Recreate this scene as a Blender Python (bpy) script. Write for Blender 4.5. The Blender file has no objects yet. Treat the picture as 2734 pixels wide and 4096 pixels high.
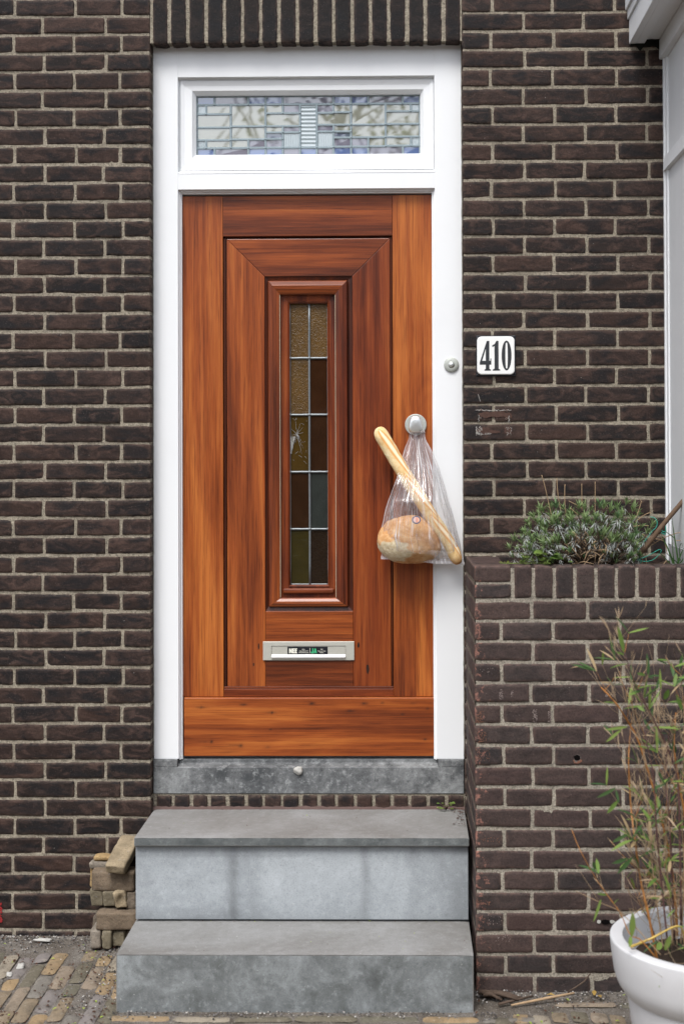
import bpy, bmesh, math, random
from mathutils import Vector, Matrix, noise as mnoise, Quaternion
S = bpy.context.scene
COL = S.collection
R = math.radians
# ------------------------------------------------------------------ camera
EYE, DIST, FPX = 1.68, 4.98, 5689.0
def cam_axes(yaw, pitch, roll):
    fwd = Vector((-math.sin(yaw)*math.cos(pitch), math.cos(yaw)*math.cos(pitch), math.sin(pitch)))
    rt = Vector((math.cos(yaw), math.sin(yaw), 0)); up = rt.cross(fwd)
    return (rt*math.cos(roll)-up*math.sin(roll), rt*math.sin(roll)+up*math.cos(roll), fwd)
CR, CU, CF = cam_axes(R(.9), R(.75), R(.2))
PPX, PPY = 1535.363, 1747.839
cd = bpy.data.cameras.new('camera'); cam = bpy.data.objects.new('camera', cd); COL.objects.link(cam)
cd.lens = 50; cd.sensor_width = 36; cd.sensor_fit = 'AUTO'
cd.shift_x = -0.041104; cd.shift_y = -0.073281
cd.clip_start = .05; cd.clip_end = 500
cd.dof.use_dof = True; cd.dof.focus_distance = 5.02; cd.dof.aperture_fstop = 2.6
m = Matrix((CR, CU, -CF)).transposed().to_4x4(); m.translation = (0, -DIST, EYE)
cam.matrix_world = m
S.camera = cam
# ------------------------------------------------------------------ light
SUN_EL, SUN_AZ = R(58), R(200)      # azimuth clockwise from +Y: the sun stands behind the camera, a little left
w = bpy.data.worlds.new('World'); S.world = w; w.use_nodes = True
nt = w.node_tree; bg = nt.nodes['Background']
sky = nt.nodes.new('ShaderNodeTexSky'); sky.sky_type = 'NISHITA'; sky.sun_disc = False
sky.sun_elevation = SUN_EL; sky.sun_rotation = SUN_AZ; sky.air_density = 1.0; sky.dust_density = 2.5; sky.ozone_density = 1.0
hs = nt.nodes.new('ShaderNodeHueSaturation'); hs.inputs['Saturation'].default_value = .42
nt.links.new(sky.outputs[0], hs.inputs['Color']); nt.links.new(hs.outputs[0], bg.inputs['Color'])
bg.inputs['Strength'].default_value = .125
sl = bpy.data.lights.new('sun', 'SUN'); sl.energy = 1.5; sl.angle = R(24); sl.color = (1, .985, .965)
so = bpy.data.objects.new('sun', sl); COL.objects.link(so)
so.rotation_euler = Vector((math.sin(SUN_AZ)*math.cos(SUN_EL), math.cos(SUN_AZ)*math.cos(SUN_EL), math.sin(SUN_EL))).to_track_quat('Z', 'Y').to_euler()
S.view_settings.view_transform = 'Standard'; S.view_settings.look = 'None'
S.view_settings.exposure = 1.0; S.view_settings.gamma = 1
S.cycles.max_bounces = 8; S.cycles.transparent_max_bounces = 24; S.cycles.caustics_reflective = False; S.cycles.caustics_refractive = False

# ------------------------------------------------------------------ helpers
rnd = random.Random(7)
def at(px, py, Y):
    """point of the plane y=Y that lies at this spot of the measured photograph"""
    d = CR*((px-PPX)/FPX) - CU*((py-PPY)/FPX) + CF
    t = (Y+DIST)/d.y
    return Vector((0, -DIST, EYE)) + d*t
def X(px, Y, py=2000): return at(px, py, Y).x
def Z(py, Y, px=1250): return at(px, py, Y).z
def nz(x, y, z): return mnoise.noise(Vector((x, y, z)))

class MB:
    """collects shapes that become ONE mesh object"""
    def __init__(s): s.v = []; s.f = []; s.mi = []; s.sm = []; s.at = {}
    def add(s, vs, fs, mi=0, smooth=False):
        b = len(s.v); s.v += [tuple(v) for v in vs]
        for f in fs: s.f.append(tuple(b+i for i in f)); s.mi.append(mi); s.sm.append(smooth)
        return b
    def bm(s, bm_, mi=0, smooth=False):
        bm_.verts.index_update()
        s.add([v.co[:] for v in bm_.verts], [[v.index for v in f.verts] for f in bm_.faces], mi, smooth); bm_.free()
    def box(s, x0, x1, y0, y1, z0, z1, bev=0, mi=0, seg=2, jit=0):
        b = bmesh.new()
        g = bmesh.ops.create_cube(b, size=1)
        bmesh.ops.scale(b, vec=(x1-x0, y1-y0, z1-z0), verts=b.verts)
        bmesh.ops.translate(b, vec=((x0+x1)/2, (y0+y1)/2, (z0+z1)/2), verts=b.verts)
        if bev: bmesh.ops.bevel(b, geom=b.edges[:], offset=bev, segments=seg, profile=.5, affect='EDGES')
        s.bm(b, mi, False)
    def prism(s, poly, y0, y1, bev=0, mi=0, seg=2):
        """polygon in the XZ plane (any winding) extruded from y0 (front) to y1"""
        b = bmesh.new()
        a = [b.verts.new((x, y0, z)) for x, z in poly]; f = b.faces.new(a)
        r = bmesh.ops.extrude_face_region(b, geom=[f])
        bmesh.ops.translate(b, vec=(0, y1-y0, 0), verts=[e for e in r['geom'] if isinstance(e, bmesh.types.BMVert)])
        bmesh.ops.recalc_face_normals(b, faces=b.faces)
        if bev:
            fe = [e for e in b.edges if all(abs(v.co.y-y0) < 1e-6 for v in e.verts)]
            bmesh.ops.bevel(b, geom=fe, offset=bev, segments=seg, profile=.5, affect='EDGES')
        s.bm(b, mi, False)
    def grid(s, fn, nu, nv, mi=0, smooth=True, close=False):
        vs = [fn(i/nu, j/nv) for j in range(nv+1) for i in range(nu+(0 if close else 1))]
        n = nu if close else nu+1
        fs = []
        for j in range(nv):
            for i in range(nu):
                k = (i+1) % n
                fs.append((j*n+i, j*n+k, (j+1)*n+k, (j+1)*n+i))
        return s.add(vs, fs, mi, smooth)
    def tube(s, path, rad, sides=6, mi=0, cap=True, smooth=True):
        path = [Vector(p) for p in path]; n = len(path)
        if not hasattr(rad, '__len__'): rad = [rad]*n
        vs = []; ref = Vector((.3, .1, 1)).normalized()
        for i, p in enumerate(path):
            t = (path[min(i+1, n-1)]-path[max(i-1, 0)]).normalized()
            if abs(t.dot(ref)) > .95: ref = Vector((1, .2, .1)).normalized()
            a = t.cross(ref).normalized(); b = t.cross(a)
            vs += [p + (a*math.cos(2*math.pi*k/sides)+b*math.sin(2*math.pi*k/sides))*rad[i] for k in range(sides)]
        fs = [(i*sides+k, i*sides+(k+1) % sides, (i+1)*sides+(k+1) % sides, (i+1)*sides+k) for i in range(n-1) for k in range(sides)]
        if cap: fs += [tuple(range(sides))[::-1], tuple((n-1)*sides+k for k in range(sides))]
        s.add(vs, fs, mi, smooth)
    def lathe(s, prof, cx, cy, cz=0, seg=48, mi=0, smooth=True, axis='Z'):
        vs = []
        for r, h in prof:
            for k in range(seg):
                c, d = math.cos(2*math.pi*k/seg)*r, math.sin(2*math.pi*k/seg)*r
                vs.append((cx+c, cy+d, cz+h) if axis == 'Z' else (cx+c, cy+h, cz+d))
        n = len(prof)
        fs = [(i*seg+k, i*seg+(k+1) % seg, (i+1)*seg+(k+1) % seg, (i+1)*seg+k) for i in range(n-1) for k in range(seg)]
        if prof[0][0] > 1e-6: fs.append(tuple(range(seg))[::-1])
        if prof[-1][0] > 1e-6: fs.append(tuple((n-1)*seg+k for k in range(seg)))
        s.add(vs, fs, mi, smooth)
    def leaf(s, p, d, up, L, W, mi=0, fold=.25, bend=.2, n=3):
        """a pointed leaf blade with a folded midrib"""
        p = Vector(p); d = Vector(d).normalized(); sd = d.cross(Vector(up))
        if sd.length < 1e-4: sd = d.cross(Vector((.3, 1, .2)))
        sd.normalize(); nn = sd.cross(d)
        vs = []; 
        for i in range(n+1):
            t = i/n; wd = W*math.sin(math.pi*(t*.86+.1))*.5*(1 if i < n else 0.05)
            c = p + d*(L*t) - nn*(bend*L*t*t)
            vs += [c+sd*wd+nn*(fold*wd), c, c-sd*wd+nn*(fold*wd)]
        fs = []
        for i in range(n):
            a = i*3; fs += [(a, a+1, a+4, a+3), (a+1, a+2, a+5, a+4)]
        s.add(vs, fs, mi, True)

ORG = {}
def link(o, parent):
    COL.objects.link(o)
    if parent is not None:
        o.parent = parent; o.location = Vector(o['_w'])-ORG[parent.name]
    else: o.location = Vector(o['_w'])
    ORG[o.name] = Vector(o['_w']); del o['_w']
def obj(name, mb, mats, parent=None, org=None):
    """one mesh object; shapes are given in world coordinates"""
    if org is None: org = ORG[parent.name] if parent is not None else (0, 0, 0)
    org = Vector(org)
    me = bpy.data.meshes.new(name)
    me.from_pydata([(v[0]-org.x, v[1]-org.y, v[2]-org.z) for v in mb.v], [], mb.f)
    me.polygons.foreach_set('material_index', mb.mi); me.polygons.foreach_set('use_smooth', mb.sm)
    for k, vals in mb.at.items():
        a = me.attributes.new(k, 'FLOAT', 'POINT'); a.data.foreach_set('value', vals)
    for mm in (mats if isinstance(mats, (list, tuple)) else [mats]): me.materials.append(mm)
    me.update()
    o = bpy.data.objects.new(name, me); o['_w'] = tuple(org); link(o, parent)
    return o
def thing(name, label, cat, loc, group=None):
    o = bpy.data.objects.new(name, None); o['_w'] = tuple(loc); link(o, None); o.empty_display_size = .1
    return tag(o, label, cat, group)
def tag(o, label, cat, group=None):
    o['label'] = label; o['category'] = cat
    if group: o['group'] = group
    return o

# ------------------------------------------------------------------ materials
def mat(name):
    mm = bpy.data.materials.new(name); mm.use_nodes = True
    return mm, mm.node_tree, mm.node_tree.nodes['Principled BSDF']
def nd(t, typ, ins=None, **kw):
    n = t.nodes.new(typ)
    for k, v in kw.items(): setattr(n, k, v)
    for k, v in (ins or {}).items():
        if hasattr(v, 'is_output') or isinstance(v, bpy.types.NodeSocket): t.links.new(v, n.inputs[k])
        else: n.inputs[k].default_value = v
    return n
def rgb(h, g=1.0): return (h[0]*g, h[1]*g, h[2]*g, 1)
def ramp(t, fac, stops, interp='LINEAR'):
    n = nd(t, 'ShaderNodeValToRGB', {'Fac': fac}); e = n.color_ramp; e.interpolation = interp
    while len(e.elements) < len(stops): e.elements.new(.5)
    for el, (p, c) in zip(e.elements, stops):
        el.position = p; el.color = (c, c, c, 1) if not hasattr(c, '__len__') else (*c[:3], 1)
    return n.outputs['Color']
def mix(t, a, b, fac, typ='MIX'):
    n = nd(t, 'ShaderNodeMix', data_type='RGBA', blend_type=typ)
    for s_, v in ((0, fac), (6, a), (7, b)):
        if isinstance(v, bpy.types.NodeSocket): t.links.new(v, n.inputs[s_])
        else: n.inputs[s_].default_value = v if s_ == 0 else (*v[:3], 1)
    return n.outputs[2]
def mth(t, op, a, b=0.0, clamp=False):
    n = nd(t, 'ShaderNodeMath', operation=op, use_clamp=clamp)
    for i, v in ((0, a), (1, b)):
        if isinstance(v, bpy.types.NodeSocket): t.links.new(v, n.inputs[i])
        else: n.inputs[i].default_value = v
    return n.outputs[0]
def noise_(t, vec, scale, detail=3, rough=.55, dist=0, off=None):
    n = nd(t, 'ShaderNodeTexNoise', {'Scale': scale, 'Detail': detail, 'Roughness': rough, 'Distortion': dist})
    if vec is not None: t.links.new(vec, n.inputs['Vector'])
    return n.outputs['Fac']
def objco(t, scale=(1, 1, 1), rand=0):
    tc = nd(t, 'ShaderNodeTexCoord'); v = tc.outputs['Object']
    if rand:
        oi = nd(t, 'ShaderNodeObjectInfo'); sc = nd(t, 'ShaderNodeVectorMath', {0: oi.outputs['Random']}, operation='SCALE')
        t.links.new(oi.outputs['Random'], sc.inputs[0]); sc.inputs['Scale'].default_value = rand
        v = nd(t, 'ShaderNodeVectorMath', {0: v, 1: sc.outputs[0]}, operation='ADD').outputs[0]
    return nd(t, 'ShaderNodeMapping', {'Vector': v, 'Scale': scale}).outputs[0]
def bump(t, b, h, strength, dist=.002):
    n = nd(t, 'ShaderNodeBump', {'Height': h, 'Strength': strength, 'Distance': dist}); t.links.new(n.outputs[0], b.inputs['Normal'])
def setb(b, **kw):
    for k, v in kw.items(): b.inputs[k.replace('_', ' ')].default_value = v
def attr(t, name): return nd(t, 'ShaderNodeAttribute', attribute_name=name).outputs['Fac']

def brick_mat(name, cols, edge_col, wear_col, k=1.0):
    mm, t, b = mat(name); v = objco(t)
    r = nd(t, 'ShaderNodeNewGeometry').outputs['Random Per Island']
    n = len(cols); base = ramp(t, r, [((i+.0)/(n-1), c) for i, c in enumerate(cols)])
    r2 = nd(t, 'ShaderNodeTexWhiteNoise', {'W': r}, noise_dimensions='1D').outputs['Value']
    off = nd(t, 'ShaderNodeVectorMath', {0: v, 1: (0, 0, 0)}, operation='ADD')
    cmb = nd(t, 'ShaderNodeCombineXYZ', {'X': mth(t, 'MULTIPLY', r2, 17.0), 'Y': mth(t, 'MULTIPLY', r, 31.0), 'Z': 0.0}); t.links.new(cmb.outputs[0], off.inputs[1])
    vv = off.outputs[0]
    st = nd(t, 'ShaderNodeMapping', {'Vector': vv, 'Scale': (1, 1, 2.2)}).outputs[0]
    n1 = noise_(t, st, 14, 5, .62, 1.3)
    c = mix(t, base, tuple(x*1.75+.006 for x in cols[-1][:3]), ramp(t, n1, [(.46, 0), (.66, .75*k)]))
    n2 = noise_(t, st, 9, 3, .6, .6)
    c = mix(t, c, (.012, .012, .0135), ramp(t, n2, [(.47, 0), (.62, .8*k)]))
    n3 = noise_(t, vv, 160, 3, .7)
    c = mix(t, c, mix(t, c, (.5, .5, .5), 1, 'MULTIPLY'), ramp(t, n3, [(.3, .8), (.55, 0)]))
    sp = noise_(t, vv, 330, 1, .5)
    c = mix(t, c, (.17, .14, .125), ramp(t, sp, [(.67, 0), (.8, .55)]))
    e = attr(t, 'edge'); ne = noise_(t, vv, 70, 3, .7)
    c = mix(t, c, edge_col, mth(t, 'MULTIPLY', mth(t, 'POWER', e, 2.0), ramp(t, ne, [(.40, 0), (.62, .9)])))
    wr = attr(t, 'wear'); nw = noise_(t, vv, 45, 5, .75, .3)
    wm = ramp(t, mth(t, 'ADD', mth(t, 'MULTIPLY', wr, .20), mth(t, 'MULTIPLY', nw, .8)), [(.60, 0), (.66, .85)])
    c = mix(t, c, wear_col, wm)
    t.links.new(c, b.inputs['Base Color'])
    t.links.new(ramp(t, n1, [(.3, .58), (.7, .82)]), b.inputs['Roughness'])
    setb(b, Specular_IOR_Level=.16)
    h = mth(t, 'ADD', mth(t, 'MULTIPLY', n3, .6), mth(t, 'MULTIPLY', n1, .9))
    bump(t, b, h, .55, .002)
    return mm
DARK = [(.0125, .011, .011), (.031, .0195, .0165), (.0155, .013, .0125), (.041, .0245, .0195), (.021, .016, .015), (.047, .0275, .0215)]
BROWN = [(.046, .034, .0315), (.060, .0415, .037), (.038, .0315, .0305), (.070, .047, .041), (.052, .040, .037), (.064, .041, .0365)]
M_brick = brick_mat('dark_brick', DARK, (.10, .07, .055), (.30, .11, .065))
M_brick2 = brick_mat('brown_brick', BROWN, (.13, .085, .07), (.27, .13, .10), .42)
M_sold = brick_mat('soldier_brick', [(.0105, .0102, .0105), (.017, .013, .012), (.0125, .0115, .0115), (.020, .0145, .0125)], (.09, .06, .05), (.3, .12, .07))
def mortar_mat(name, col):
    mm, t, b = mat(name); v = objco(t)
    a = noise_(t, v, 150, 4, .85); c_ = noise_(t, v, 11, 4, .6)
    c = mix(t, rgb(col, .42), rgb(col, 1.45), ramp(t, a, [(.36, 0), (.62, 1)]))
    c = mix(t, c, rgb(col, .62), ramp(t, c_, [(.45, 0), (.75, .6)]))
    t.links.new(c, b.inputs['Base Color']); setb(b, Roughness=.95, Specular_IOR_Level=.15)
    bump(t, b, a, 1.0, .004)
    return mm
M_mortar = mortar_mat('mortar', (.31, .272, .212))
M_mortar2 = mortar_mat('pale_mortar', (.335, .30, .245))

def wood_mat(name, horiz, g=1.0, tint=(1, 1, 1)):
    mm, t, b = mat(name)
    sc = (.035, 1, 1) if horiz else (1, 1, .035)
    v = objco(t, sc, 23.0)
    v2 = objco(t, (.16, 1, 1) if horiz else (1, 1, .16), 11.0)
    vf = objco(t, (.014, 1, 1) if horiz else (1, 1, .014), 23.0)
    rnd_o = nd(t, 'ShaderNodeObjectInfo').outputs['Random']
    band = noise_(t, v, 32, 7, .68, .35)
    fine = noise_(t, vf, 95, 6, .75, .15)
    pore = noise_(t, vf, 420, 3, .65)
    cloud = noise_(t, v2, 5.0, 4, .6, .9)
    f = mth(t, 'ADD', mth(t, 'MULTIPLY', band, .42), mth(t, 'ADD', mth(t, 'MULTIPLY', fine, .22), mth(t, 'ADD', mth(t, 'MULTIPLY', cloud, .49), mth(t, 'MULTIPLY', mth(t, 'SUBTRACT', rnd_o, .5), .10))))
    d, m_, l, ll = (.062, .0125, .0032), (.155, .0315, .0066), (.285, .064, .0112), (.46, .136, .025)
    tt = lambda c: tuple(x*g*k for x, k in zip(c, tint))
    c = ramp(t, f, [(.44, tt(d)), (.525, tt(m_)), (.61, tt(l)), (.72, tt(ll))])
    c = mix(t, c, mix(t, c, (.42, .36, .32), 1, 'MULTIPLY'), ramp(t, pore, [(.34, .85), (.47, 0)]))
    kn = attr(t, 'knot')
    c = mix(t, c, (.020, .010, .007), mth(t, 'MINIMUM', kn, .93))
    t.links.new(c, b.inputs['Base Color'])
    setb(b, Specular_IOR_Level=.38, Coat_Weight=.26, Coat_Roughness=.16)
    t.links.new(ramp(t, band, [(.3, .34), (.7, .46)]), b.inputs['Roughness'])
    bump(t, b, mth(t, 'ADD', mth(t, 'MULTIPLY', pore, .4), mth(t, 'MULTIPLY', fine, .7)), .18, .001)
    return mm
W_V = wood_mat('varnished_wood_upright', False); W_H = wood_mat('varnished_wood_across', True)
W_VD = wood_mat('dark_wood_upright', False, .72, (1, .85, .8)); W_HD = wood_mat('deep_wood_across', True, .8, (1, .88, .82))  # darker, redder copies of the varnished wood
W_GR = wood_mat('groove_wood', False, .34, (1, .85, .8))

def paint_mat(name, col=(.80, .815, .825), rough=.38, dirt=.25):
    mm, t, b = mat(name); v = objco(t)
    a = noise_(t, v, 5, 4, .6); f = noise_(t, v, 300, 2, .5); g = noise_(t, v, 40, 4, .7, .5)
    c = mix(t, rgb(col), rgb(col, .86), ramp(t, a, [(.5, 0), (.8, dirt)]))
    c = mix(t, c, (.33, .31, .27), ramp(t, g, [(.74, 0), (.84, dirt)]))
    t.links.new(c, b.inputs['Base Color']); setb(b, Roughness=rough, Specular_IOR_Level=.45)
    bump(t, b, mth(t, 'ADD', f, mth(t, 'MULTIPLY', g, .7)), .12, .001)
    return mm
M_white = paint_mat('white_paint'); M_white2 = paint_mat('weathered_white_paint', (.72, .73, .74), .5, .5)
M_greyp = paint_mat('grey_paint', (.45, .46, .47), .5, .4)

def stone_mat(name, c0, c1, c2, big=4.0, speck=.5, stain_shade=None, rough=.7):
    mm, t, b = mat(name); v = objco(t, (1, 1, 1), 9.0)
    n1 = noise_(t, v, big, 5, .6, .6); n2 = noise_(t, v, 42, 8, .78, .25); n3 = noise_(t, v, 240, 3, .7)
    c = ramp(t, n1, [(.32, c0), (.52, c1), (.70, c2)])
    c = mix(t, c, rgb(c2, 1.25), ramp(t, n2, [(.52, 0), (.64, speck)]))
    c = mix(t, c, rgb(c0, .62), ramp(t, n2, [(.34, speck), (.46, 0)]))
    c = mix(t, c, rgb(c0, .55), ramp(t, n3, [(.28, .5), (.48, 0)]))
    c = mix(t, c, (.55, .55, .53), ramp(t, noise_(t, v, 95, 2, .5), [(.72, 0), (.78, .5)]))
    st = attr(t, 'stain_shade')
    c = mix(t, c, (.055, .058, .06) if stain_shade is None else stain_shade, st)
    t.links.new(c, b.inputs['Base Color']); setb(b, Roughness=rough, Specular_IOR_Level=.35)
    bump(t, b, mth(t, 'ADD', n3, n2), .25, .0015)
    return mm
M_tread = stone_mat('tread_stone', (.165, .158, .147), (.215, .212, .204), (.275, .275, .272), 3.0, .30)
M_riser = stone_mat('riser_stone', (.25, .27, .285), (.335, .362, .38), (.43, .46, .48), 3.2, .30)
M_block = stone_mat('block_stone', (.10, .108, .106), (.175, .188, .19), (.29, .312, .318), 8.5, .45)
M_sill = stone_mat('sill_stone', (.06, .064, .067), (.15, .155, .157), (.27, .28, .28), 9.0, .75)
M_nose = stone_mat('nosing_stone', (.07, .08, .08), (.12, .13, .13), (.18, .195, .195), 8.0, .6)

def simple(name, col, rough=.6, met=0, spec=.5, var=.25, scale=30, bmp=.2, trans=0):
    mm, t, b = mat(name); v = objco(t)
    n1 = noise_(t, v, scale, 4, .65)
    c = mix(t, rgb(col, 1-var), rgb(col, 1+var), n1)
    t.links.new(c, b.inputs['Base Color']); setb(b, Roughness=rough, Metallic=met, Specular_IOR_Level=spec)
    if bmp: bump(t, b, noise_(t, v, scale*6, 2, .6), bmp, .001)
    return mm
M_steel = simple('satin_metal', (.80, .82, .81), .30, .8, .5, .06, 60, .05)
M_rose = simple('pale_enamel_metal', (.43, .45, .415), .5, .1, .5, .05, 60, .03)
M_slot = simple('anodised_slot', (.56, .555, .49), .38, .35, .5, .06, 50, .05)
M_lip = simple('bright_lip', (.78, .78, .76), .3, .35, .5, .04, 50, .03)
M_black = simple('black_print', (.010, .011, .016), .35, 0, .5, .2, 80, .05)
M_ink = simple('numeral_enamel', (.028, .030, .034), .4, 0, .5, .5, 240, .1)
M_cream = simple('cream_print', (.82, .81, .70), .5, 0, .4, .05); M_green_p = simple('green_print', (.05, .45, .20), .5, 0, .4, .05)
M_enamel = simple('white_enamel', (.83, .83, .81), .2, 0, .6, .03, 20, 0)
M_lead = simple('lead_came_metal', (.22, .24, .25), .42, .55, .5, .3, 120, .3)
M_leadt = simple('pale_lead', (.26, .32, .345), .45, .3, .5, .2, 120, .2)
M_void = simple('dark_interior', (.012, .010, .009), .9, 0, .1, .1)
M_soil = simple('potting_soil', (.045, .032, .024), .95, 0, .1, .5, 60, 1)
M_pot = simple('white_plastic', (.56, .56, .57), .6, 0, .3, .10, 9, .08)
M_pole = simple('stick_bark', (.13, .082, .052), .8, 0, .3, .4, 60, .6)
M_string = simple('teal_string', (.02, .36, .27), .5, 0, .4, .2)
M_dry = simple('dry_stalk', (.36, .25, .15), .8, 0, .2, .35, 90, .2)
M_bark = simple('twig_bark', (.085, .06, .045), .9, 0, .2, .4, 90, .5)
M_clod = simple('mortar_clod', (.42, .41, .38), .95, 0, .2, .25, 60, .8)
M_red = simple('red_spray_paint', (.27, .02, .022), .7, 0, .3, .3, 120, .2)
M_chalk = simple('white_paint_rest', (.30, .28, .26), .9, 0, .2, .4, 150, .6)
M_rust = simple('scraped_brick', (.19, .09, .06), .9, 0, .2, .5, 120, .5)
M_hole = simple('hole_dark', (.006, .005, .005), 1, 0, 0, .1)

def leafmat(name, c0, c1, rough=.55):
    mm, t, b = mat(name)
    r = nd(t, 'ShaderNodeNewGeometry').outputs['Random Per Island']
    c = mix(t, rgb(c0), rgb(c1), r); t.links.new(c, b.inputs['Base Color'])
    setb(b, Roughness=rough, Specular_IOR_Level=.35)
    tr = nd(t, 'ShaderNodeBsdfTranslucent', {'Color': c}); ms = nd(t, 'ShaderNodeMixShader', {0: .38})
    t.links.new(b.outputs[0], ms.inputs[1]); t.links.new(tr.outputs[0], ms.inputs[2])
    t.links.new(ms.outputs[0], t.nodes['Material Output'].inputs['Surface'])
    return mm
L_lav = leafmat('lavender_green', (.12, .20, .07), (.26, .34, .15)); L_grey = leafmat('lavender_grey', (.34, .37, .35), (.56, .58, .56))
L_lavd = leafmat('lavender_dark_green', (.08, .15, .06), (.14, .23, .10))
L_bam = leafmat('bamboo_green', (.10, .18, .035), (.26, .36, .085)); L_bamd = leafmat('bamboo_dark_green', (.035, .085, .025), (.08, .15, .045))
L_bamy = leafmat('bamboo_straw', (.38, .27, .14), (.55, .42, .25)); L_grass = leafmat('grass_green', (.03, .085, .02), (.07, .15, .04))
L_lime = leafmat('lime_bud', (.30, .42, .05), (.42, .5, .1)); L_bud = leafmat('brown_bud', (.06, .025, .017), (.13, .06, .035)); L_gold = leafmat('yellow_leaf', (.42, .27, .07), (.55, .38, .14))
M_culm = simple('orange_culm', (.36, .15, .035), .5, 0, .4, .35, 25, .1); M_culmd = simple('purple_culm', (.085, .04, .035), .5, 0, .4, .3, 25, .1)
M_straw = leafmat('straw', (.33, .23, .14), (.5, .38, .25), .7)

# ------------------------------------------------------------------ the house
ZB, PITCH = 3.2336, .0655            # a bed joint and the course height
XL, XR = -.8975, .1995               # edges of the doorway
XBAY = .9005
house = thing('brick_house', 'dark brick house front with varnished wooden door in white frame', 'house', (0, 0, 0))

def brick(mb, x0, x1, z0, z1, y0, y1, seed, wear0=None, axis='F', nx=None, nz_=5, jit=.0014, rr=.0028):
    """one weathered brick: rounded, jittered front face and four sides; wear0 = x of a worn edge"""
    W_, H_ = x1-x0, z1-z0
    nx = nx or max(5, int(W_/.014)); n_z = max(nz_, int(H_/.014))
    e = mb.at.setdefault('edge', []); wr = mb.at.setdefault('wear', [])
    tilt = (rnd.uniform(-1, 1)*.0012, rnd.uniform(-1, 1)*.0015); dy = rnd.uniform(-.0015, .0015)
    slant = rnd.uniform(-.0012, .0012)
    vs = []
    us = [0, .0025/W_]+[(i+.0)/nx for i in range(1, nx)]+[1-.0025/W_, 1]
    ws = [0, .0025/H_]+[(i+.0)/n_z for i in range(1, n_z)]+[1-.0025/H_, 1]
    for jz, w_ in enumerate(ws):
        for ix, u in enumerate(us):
            x, z = x0+u*W_, z0+w_*H_
            d = min(u*W_, (1-u)*W_, w_*H_, (1-w_)*H_)
            k = max(0, 1-d/.012)
            bx = nz(x*45, z*45, seed*3.1)*jit*1.5+nz(x*160, z*160, seed)*jit*.6; bz = nz(x*38+7, z*45, seed*1.7+9)*jit*1.5+nz(x*150+3, z*150, seed+4)*jit*.7
            x += bx*k; z += bz*k + slant*(u-.5)*2
            # rounded corners
            cxd, czd = min(u, 1-u)*W_, min(w_, 1-w_)*H_
            if cxd < rr*1.3 and czd < rr*1.3:
                x += (1 if u < .5 else -1)*rr*.35; z += (1 if w_ < .5 else -1)*rr*.35
            q = max(0, 1-d/rr); y = y0+dy+rr*.75*q*q+tilt[0]*(u-.5)*2+tilt[1]*(w_-.5)*2+nz(x*60, z*60, seed+2.5)*.0009
            vs.append((x, y, z)); e.append(k)
            wr.append(max(0, 1-abs(x-wear0)/.10) if wear0 is not None else 0)
    nu, nw = len(us), len(ws)
    fs = [(j*nu+i, j*nu+i+1, (j+1)*nu+i+1, (j+1)*nu+i) for j in range(nw-1) for i in range(nu-1)]
    ring = [i for i in range(nu)]+[j*nu+nu-1 for j in range(1, nw)]+[(nw-1)*nu+i for i in range(nu-2, -1, -1)]+[j*nu for j in range(nw-2, 0, -1)]
    b0 = len(vs); n = len(ring)
    for i in ring:
        v = vs[i]; vs.append((v[0], y1, v[2])); e.append(.3); wr.append(wr[-1*0-1] if False else 0)
    fs += [(ring[(k+1) % n], ring[k], b0+k, b0+(k+1) % n) for k in range(n)]
    mb.add(vs, fs, 0, True)
def mortar_sheet(mb, x0, x1, z0, z1, y, mi=1, step=.009, amp=.0010):
    nu, nv = max(2, int((x1-x0)/step)), max(2, int((z1-z0)/step))
    n = mb.grid(lambda u, v: (x0+u*(x1-x0), y+amp*(nz((x0+u*(x1-x0))*70, 3, (z0+v*(z1-z0))*70)+.7*nz((x0+u*(x1-x0))*22, 9, (z0+v*(z1-z0))*22)), z0+v*(z1-z0)), nu, nv, mi, True)
    k = len(mb.v)-n
    for nm in ('edge', 'wear'): mb.at.setdefault(nm, []); mb.at[nm] += [0]*k
def pad(mb):
    for nm in ('edge', 'wear'): mb.at.setdefault(nm, []); mb.at[nm] += [0]*(len(mb.v)-len(mb.at[nm]))
J = .0104                             # joint width
def wall_rows(mb, xs, sgn, offs, zb, pitch, k0, k1, xend, y0, y1, cut=None, wearx=None):
    """running bond from the corner xs, away from it (sgn), rows k0..k1 below zb"""
    for k in range(k0, k1):
        zt = zb-k*pitch; zlo = zt-pitch
        ends = list(offs[k % len(offs)]); 
        while ends[-1] < abs(xend-xs): ends.append(ends[-1]+.2145)
        prev = 0
        for i, en in enumerate(ends):
            jr = rnd.uniform(-.006, .006) if i < len(ends)-1 else 0
            a, b = prev, min(en+jr, abs(xend-xs)); prev = b
            if b-a < .02: continue
            x0, x1 = sorted((xs+sgn*(a+(J/2 if i else 0)), xs+sgn*(b-J/2)))
            if cut and cut(x0, x1, zlo, zt): continue
            js = rnd.uniform(-.0015, .0015)
            brick(mb, x0, x1, zlo+J/2+js, zt-J/2+js, y0, y1 if i == 0 else y0+.016, rnd.random()*99, wearx if (wearx is not None and i == 0) else None)
mb = MB()
wall_rows(mb, XL, -1, [(.160, .375), (.102, .267, .481)], ZB, PITCH, -9, 50, -2.15, 0, .11)
mortar_sheet(mb, -2.2, XL-.003, -.03, 3.83, .0036)
mb.box(-2.2, XL-.003, .012, .25, -.1, 3.9, 0, 1); pad(mb)
obj('wall', mb, [M_brick, M_mortar], house)
mb = MB()
wall_rows(mb, XR, 1, [(.215, .430, .648), (.102, .320, .536, .75)], ZB, PITCH, -9, 50, 1.02, 0, .11)
mortar_sheet(mb, XR+.003, 1.02, -.03, 3.83, .0036)
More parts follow.
